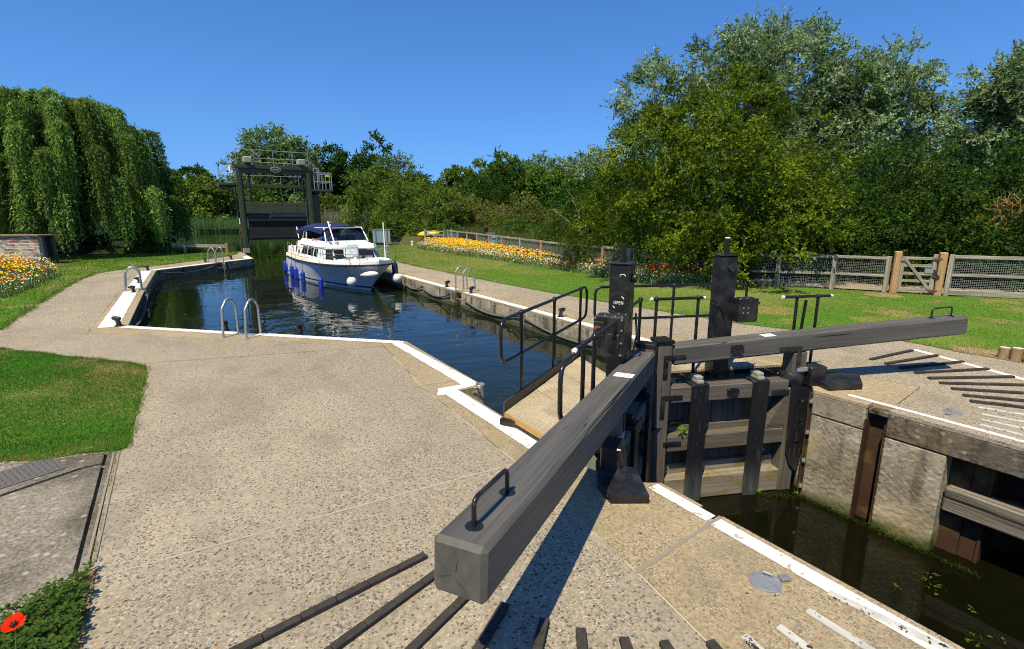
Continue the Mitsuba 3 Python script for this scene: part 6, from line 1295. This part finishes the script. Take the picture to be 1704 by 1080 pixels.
# ---------------------------------------------------------------- reeds, flowers, grass, clover (stuff)
def blades(px, py, pz, h, w, lean, cols, g):
    n = len(px); an = g.uniform(0, 2 * np.pi, n); b = np.stack([px, py, np.broadcast_to(pz, n)], 1)
    dx = np.stack([np.cos(an), np.sin(an), an * 0], 1) * (w * g.uniform(0.6, 1.3, n))[:, None]
    ln = sph(n, g) * lean * h[:, None]; tip = b + A(0, 0, 1) * h[:, None] + ln; tip[:, 2] = np.maximum(tip[:, 2], b[:, 2] + 0.25 * h)
    V = np.stack([b - dx, b + dx, tip], 1).reshape(-1, 3)
    return V, np.arange(3 * n).reshape(-1, 3), np.repeat(cols, 3, axis=0)
def inside(poly, n, g):
    x0, y0, x1, y1 = poly.bounds
    import shapely
    out = np.zeros((0, 2))
    while len(out) < n:
        q = np.c_[g.uniform(x0, x1, n * 2), g.uniform(y0, y1, n * 2)]; out = np.vstack([out, q[shapely.contains_xy(poly, q[:, 0], q[:, 1])]])
    return out[:n]
def reeds(name, lab, poly, n, h, cols, seed, z=-0.5):
    g = np.random.default_rng(seed); q = inside(poly, n, g); hh = h * g.uniform(0.6, 1.2, n)
    c = np.asarray(cols)[g.integers(0, len(cols), n)] * g.uniform(0.7, 1.3, (n, 1))
    struct(name, MB().add(blades(q[:, 0], q[:, 1], z, hh, np.full(n, 0.014 * h + 0.008), 0.22, c, g)[:2], blades(q[:, 0], q[:, 1], z, hh, np.full(n, 0.02), 0.0, c, g)[2]), 'foliage', kind='stuff', label=lab)
rc_ = [(0.13, 0.25, 0.09), (0.10, 0.21, 0.065), (0.17, 0.28, 0.11)]
reeds('reeds', 'green reeds along the far left bank', Polygon([(-30, 99), (-8, 93), (0, 92), (2, 96), (-8, 99), (-30, 106)]), 12000, 2.1, rc_, 101)
reeds('reeds', 'pale flowering reeds on the bank right of the lifting gate', Polygon([(15, 88), (24, 90), (30, 80), (22, 78), (24, 83)]).buffer(1), 12000, 3.0, [(0.24, 0.28, 0.15), (0.16, 0.22, 0.09), (0.36, 0.32, 0.24)], 102)
reeds('reeds', 'far bank reeds under the lifting gate', Polygon([(0, 93), (22, 91.5), (22, 95), (0, 97)]), 5000, 2.2, rc_, 103)
reeds('tall_grass', 'tall rough grass and nettles behind the long fence', Polygon([(15.6, 41), (16, 31), (15, 26), (13.2, 20), (14.5, 17), (20, 21), (26, 36), (24, 48), (17.5, 45)]), 16000, 1.15, [(0.10, 0.16, 0.03), (0.08, 0.13, 0.025), (0.18, 0.19, 0.07)], 104, -0.05)
reeds('tall_grass', 'nettles and weeds at the foot of the right hedge', Polygon([(14.0, 12.6), (16.8, 9.4), (18.4, 6.4), (20, 4.2), (23, 1), (25, 2.5), (21, 8), (17, 12.6)]), 11000, 0.75, [(0.05, 0.10, 0.018), (0.075, 0.13, 0.025)], 105, -0.05)
reeds('tall_grass', 'grass tufts on the left bank by the timber rail', Polygon([(-6, 38.6), (-2.5, 37.3), (-0.2, 36.9), (-0.2, 37.4), (-2.3, 37.9), (-6, 39.6)]), 1800, 0.5, [(0.10, 0.17, 0.03), (0.17, 0.18, 0.06)], 106, -0.05)
def flowerbed(name, lab, poly, n, seed, hb_=0.45, front=None):
    g = np.random.default_rng(seed); m = MB()
    q = inside(poly, n * 6, g); hh = hb_ * g.uniform(0.2, 0.9, len(q))
    m.add(blades(q[:, 0], q[:, 1], 0.0, hh, np.full(len(q), 0.010), 0.30, np.zeros((len(q), 3)), g)[:2], blades(q[:, 0], q[:, 1], 0.0, hh, np.full(len(q), 0.01), 0.3, np.array([(0.17, 0.25, 0.075), (0.22, 0.30, 0.10), (0.13, 0.20, 0.07)])[g.integers(0, 3, len(q))] * g.uniform(0.7, 1.3, (len(q), 1)), g)[2])
    f = inside(poly, n, g); k = np.array([front.distance(Point(*p)) for p in f]) if front is not None else np.full(n, 1.0)
    pn = meshkit.noise(np.c_[f * 0.9, f[:, :1] * 0], 4)
    u_ = g.random(n)
    white = u_ < np.clip(0.78 - 0.40 * k + 0.8 * (pn - 0.5), 0.08, 0.86)
    u2 = g.random(n)
    rb = np.clip((19.0 - f[:, 1]) / 8, 0, 1) * 0.22 if seed == 111 else np.full(n, 0.12)
    u2 = np.where(g.random(n) < rb, 0.84, u2)
    col = np.where(white[:, None], (0.80, 0.80, 0.76), np.where((u2 < 0.80)[:, None], (0.84, 0.58, 0.015), np.where((u2 < 0.89)[:, None], (0.72, 0.045, 0.018), np.where((u2 < 0.95)[:, None], (0.78, 0.22, 0.015), (0.10, 0.12, 0.42)))))
    red = (~white) & (u2 >= 0.80) & (u2 < 0.89)
    rad = np.where(red, 0.046, np.where(white, 0.028, 0.034)) * g.uniform(0.7, 1.2, n)
    hf = hb_ * np.where(white, g.uniform(0.10, 0.80, n), np.minimum(g.uniform(0.30, 1.25, n), 0.45 + 1.1 * k))
    nrm = unit(sph(n, g) * 0.55 + A(-0.15, -0.25, 0.9)); a1 = unit(np.cross(nrm, A(0.3, 0.9, 0.1))); a2 = np.cross(nrm, a1)
    c = np.c_[f, hf]; ks = 6; ring = [c + (a1 * math.cos(i * 2 * math.pi / ks) + a2 * math.sin(i * 2 * math.pi / ks)) * (rad * g.uniform(0.75, 1.1, n))[:, None] + nrm * (rad * 0.25)[:, None] for i in range(ks)]
    V = np.stack([c] + ring, 1).reshape(-1, 3); b = np.arange(n)[:, None] * (ks + 1)
    Fc = np.concatenate([b + [0, 1 + i, 1 + (i + 1) % ks] for i in range(ks)])
    m.add((V, Fc), np.repeat(col * g.uniform(0.75, 1.15, (n, 1)), ks + 1, axis=0))
    key = struct(name, m, 'petals', kind='stuff', label=lab)
bedR = Polygon([(10.5, 33.2), (10.45, 27), (10.45, 22.5), (10.3, 16.3), (9.95, 12.4), (10.35, 11.3), (11.9, 10.7), (11.6, 12.3), (10.9, 13.8), (10.85, 17.6), (11.3, 20.2), (12.4, 25.5), (13.3, 30), (13.9, 33.5), (12.2, 35.0)])
flowerbed('wildflower_bed', 'long bed of yellow, red and white wildflowers before the fence', bedR, 13000, 111, 0.56, LineString([(10.5, 34), (10.45, 22.5), (10.3, 16.3), (9.9, 12), (10.4, 11)]))
bedL = Polygon([(-8.1, 30.6), (-7.3, 26.2), (-7.5, 22), (-7.75, 20.2), (-10, 19), (-13, 24), (-12.5, 31), (-10.4, 33.2), (-8.7, 32.2)])
flowerbed('wildflower_bed', 'bed of wildflowers by the brick shelter at the left', bedL, 4000, 112, 0.55, LineString([(-8.1, 31), (-7.3, 26.2), (-7.6, 20)]))
def turf(lab, poly, n, h, w, seed, z=0.004, ga=(0.065, 0.22, 0.016), gb_=(0.10, 0.25, 0.03), da=0.7):
    g = np.random.default_rng(seed); q = inside(poly, n, g); d = np.hypot(q[:, 0] - CAM[0], q[:, 1] - CAM[1])
    hh = h * g.uniform(0.5, 1.3, n); big = meshkit.fbm(np.c_[q * 0.45, q[:, :1] * 0], 3, 7); dry = meshkit.fbm(np.c_[q * 1.1 + 31, q[:, :1] * 0], 3, 9)
    c = np.where((g.random(n) < 0.10 + da * np.clip((dry - 0.52) * 5, 0, 1))[:, None], (0.34, 0.27, 0.11), np.where((g.random(n) < 0.5)[:, None], ga, gb_)) * (0.7 + 0.7 * big[:, None]) * g.uniform(0.7, 1.3, (n, 1))
    V, f, cc = blades(q[:, 0], q[:, 1], z, hh * (1 - 0.6 * np.clip((dry - 0.6) * 5, 0, 1)), np.full(n, w) * (0.6 + d / 16), 0.55, c, g)
    struct('grass', MB().add((V, f), cc), 'foliage', kind='stuff', label=lab)
turf('mown grass of the small near lawn', lawnA.intersection(sbox(-7.2, 5, 0, 15)), 120000, 0.024, 0.0030, 121, ga=(0.055, 0.23, 0.016), gb_=(0.085, 0.26, 0.03), da=0.40)
turf('mown grass of the lawn under the willow', lawnB.intersection(sbox(-16, 14, 1, 42)), 60000, 0.05, 0.0050, 122)
turf('mown grass of the wide far lawn', lawnR.intersection(sbox(5, -2, 18, 40)), 140000, 0.030, 0.0035, 123, ga=(0.20, 0.30, 0.045), gb_=(0.31, 0.34, 0.11))
gl_ = np.random.default_rng(141); lm = MB()
for _ in range(420):
    p_ = inside(apronL.intersection(sbox(-4.2, 0, 0, 14)), 1, gl_)[0]; a_ = gl_.uniform(0, 6.28); l_ = gl_.uniform(0.006, 0.022); d_ = A(math.cos(a_), math.sin(a_), 0) * l_; n_ = A(-d_[1], d_[0], 0) * 0.35
    lm.add((np.array([A(*p_, 0.004) - d_, A(*p_, 0.006) - n_, A(*p_, 0.004) + d_, A(*p_, 0.006) + n_]), [[0, 1, 2], [0, 2, 3]]), A(*[(0.20, 0.13, 0.05), (0.30, 0.24, 0.12), (0.10, 0.09, 0.05), (0.5, 0.46, 0.36)][gl_.integers(0, 4)]) * gl_.uniform(0.6, 1.2))
struct('leaf_litter', lm, 'petals', kind='stuff', label='scattered dry leaf scraps on the paving')
def fringe(line, n, h, seed, w=0.05):
    g = np.random.default_rng(seed); L = LineString(line); q = np.array([L.interpolate(t).coords[0] for t in g.uniform(0, L.length, n)]) + g.normal(0, w, (n, 2)); cl = meshkit.noise(np.c_[q * 3.0, q[:, :1] * 0], 5); k = g.random(n) < np.clip(cl * 1.8 - 0.35, 0.05, 1); q = q[k]; n = len(q)
    c = np.array([(0.065, 0.22, 0.016), (0.10, 0.25, 0.03), (0.34, 0.27, 0.11)])[g.integers(0, 3, n)] * g.uniform(0.7, 1.3, (n, 1))
    V, f, cc = blades(q[:, 0], q[:, 1], 0.0, h * g.uniform(0.4, 1.3, n), np.full(n, 0.003) * (0.6 + np.hypot(q[:, 0] + 3.5, q[:, 1]) / 16), 0.75, c, g); return V, f, cc
fm = MB()
for ln, n_, h_, w_ in ((list(lawnA.exterior.coords)[:10], 4000, 0.035, 0.035), (list(lawnA.exterior.coords)[-3:] + list(lawnA.exterior.coords)[:1], 4000, 0.03, 0.03), (list(lawnB.exterior.coords)[:13], 9000, 0.06, 0.05), (pr[1:13], 9000, 0.05, 0.05), ([(-4.2, 6.3), (-4.21, 4.2)], 250, 0.03, 0.008), ([(-0.89, 3.84), (-1.07, 2.09)], 30, 0.02, 0.004)):
    V_, f_, c_ = fringe(ln, n_, h_, n_, w_); fm.add((V_, f_), c_)
struct('grass_fringe', fm, 'foliage', kind='stuff', label='ragged grass growing over the paving edges')
turf('rough grass tufts creeping over the old slab edge', lawnA.buffer(0.05).intersection(Polygon([(-5.4, 6.3), (-4.05, 6.1), (-4.0, 6.9), (-5.4, 7.2)])), 3000, 0.035, 0.003, 124)
# clover patch and the poppy in the lower left corner
def clover():
    g = np.random.default_rng(131); n = 2600; P_ = clover_poly.buffer(-0.02).intersection(sbox(-5.2, 2.6, -4, 5)); q = inside(P_, n, g); m = MB()
    z = g.uniform(0.02, 0.09, n); R_ = g.uniform(0.010, 0.021, n)
    for k in range(3):
        a_ = g.uniform(0, 6.28, n) if k == 0 else a0 + k * 2.094
        if k == 0: a0 = a_
        d = np.stack([np.cos(a_), np.sin(a_), 0.35 * np.ones(n)], 1); s_ = np.stack([-np.sin(a_), np.cos(a_), 0 * a_], 1); b = np.c_[q, z]; r = R_[:, None]
        V = np.stack([b, b + d * r * 0.9 + s_ * r * 0.62, b + d * r * 1.55 + s_ * r * 0.30, b + d * r * 1.55 - s_ * r * 0.30, b + d * r * 0.9 - s_ * r * 0.62], 1).reshape(-1, 3); i = np.arange(n)[:, None] * 5
        m.add((V, np.concatenate([i + [0, 1, 2], i + [0, 2, 3], i + [0, 3, 4]])), np.repeat(np.array([(0.055, 0.115, 0.022), (0.075, 0.145, 0.03)])[g.integers(0, 2, n)] * g.uniform(0.7, 1.3, (n, 1)), 5, axis=0))
    bl = inside(P_, 5000, g); m.add(blades(bl[:, 0], bl[:, 1], -0.01, g.uniform(0.04, 0.13, 5000), np.full(5000, 0.002), 0.5, np.zeros((5000, 3)), g)[:2], np.repeat(np.array([(0.07, 0.15, 0.02), (0.10, 0.17, 0.03)])[g.integers(0, 2, 5000)], 3, axis=0))
    struct('clover', m, 'foliage', kind='stuff', label='patch of dark green clover in the lower left corner')
clover()
def poppy(c, base, s, seed, lab, tilt=(-0.1, -0.35, 0.9)):
    g = np.random.default_rng(seed); t = thing('poppy', lab, 'flower'); c = A(*c); up = unit(A(*tilt)); a1 = unit(np.cross(up, A(0.2, 0.9, 0.1))); a2 = np.cross(up, a1)
    for k in range(4):
        g0 = k * math.pi / 2; rows = []
        for r in np.linspace(0.06, 1, 6):
            rows.append([c + (a1 * math.cos(g0 + w) + a2 * math.sin(g0 + w)) * s * r * (1 - 0.12 * abs(w)) + up * (s * (0.55 * r ** 1.6 * (1.0 if k % 2 else 0.75) + 0.05 * r * math.sin(w * 7 + k) + g.normal(0, 0.012))) for w in np.linspace(-0.95, 0.95, 9)])
        v, f = loft(rows); put(t, 'petal', MB().add((v, f), A(0.80, 0.030, 0.010) * (np.linspace(0.7, 1.1, 6)[:, None, None] * g.uniform(0.85, 1.1, (6, 9, 1))).reshape(-1, 1)), 'petals')
    put(t, 'seed_head', lathe([(0, 0.012), (0.007, 0.012), (0.009, 0.004), (0.004, -0.004)][::-1], c + up * 0.004, 10, np.array([a1, a2, up])), 'dark_cloth', 40)
    sm = MB()
    for k in range(40): w = g.uniform(0, 6.28); r = g.uniform(0.008, 0.016); p = c + up * 0.010 + (a1 * math.cos(w) + a2 * math.sin(w)) * r; sm.add(tube([c, p], 0.0009, 4)); sm.add(box(p, (0.003, 0.002, 0.002)))
    put(t, 'stamens', sm, 'dark_cloth'); tt = np.linspace(0, 1, 8)[:, None]; b = A(*base, 0)
    put(t, 'stem', tube(b * (1 - tt) + (c - up * 0.004) * tt + A(0.05, 0.02, 0) * tt * (1 - tt), 0.0022, 6), 'stem_green', 40)
scene['stem_green'] = prin((0.10, 0.17, 0.05), 0.7)
poppy((-4.199, 2.627, 0.74), (-4.36, 2.75), 0.040, 3, 'red poppy in the lower left corner')
poppy((-4.08, 2.52, 0.34), (-4.22, 2.6), 0.034, 4, 'part of a second red poppy at the bottom edge', (0.1, -0.1, 0.95))
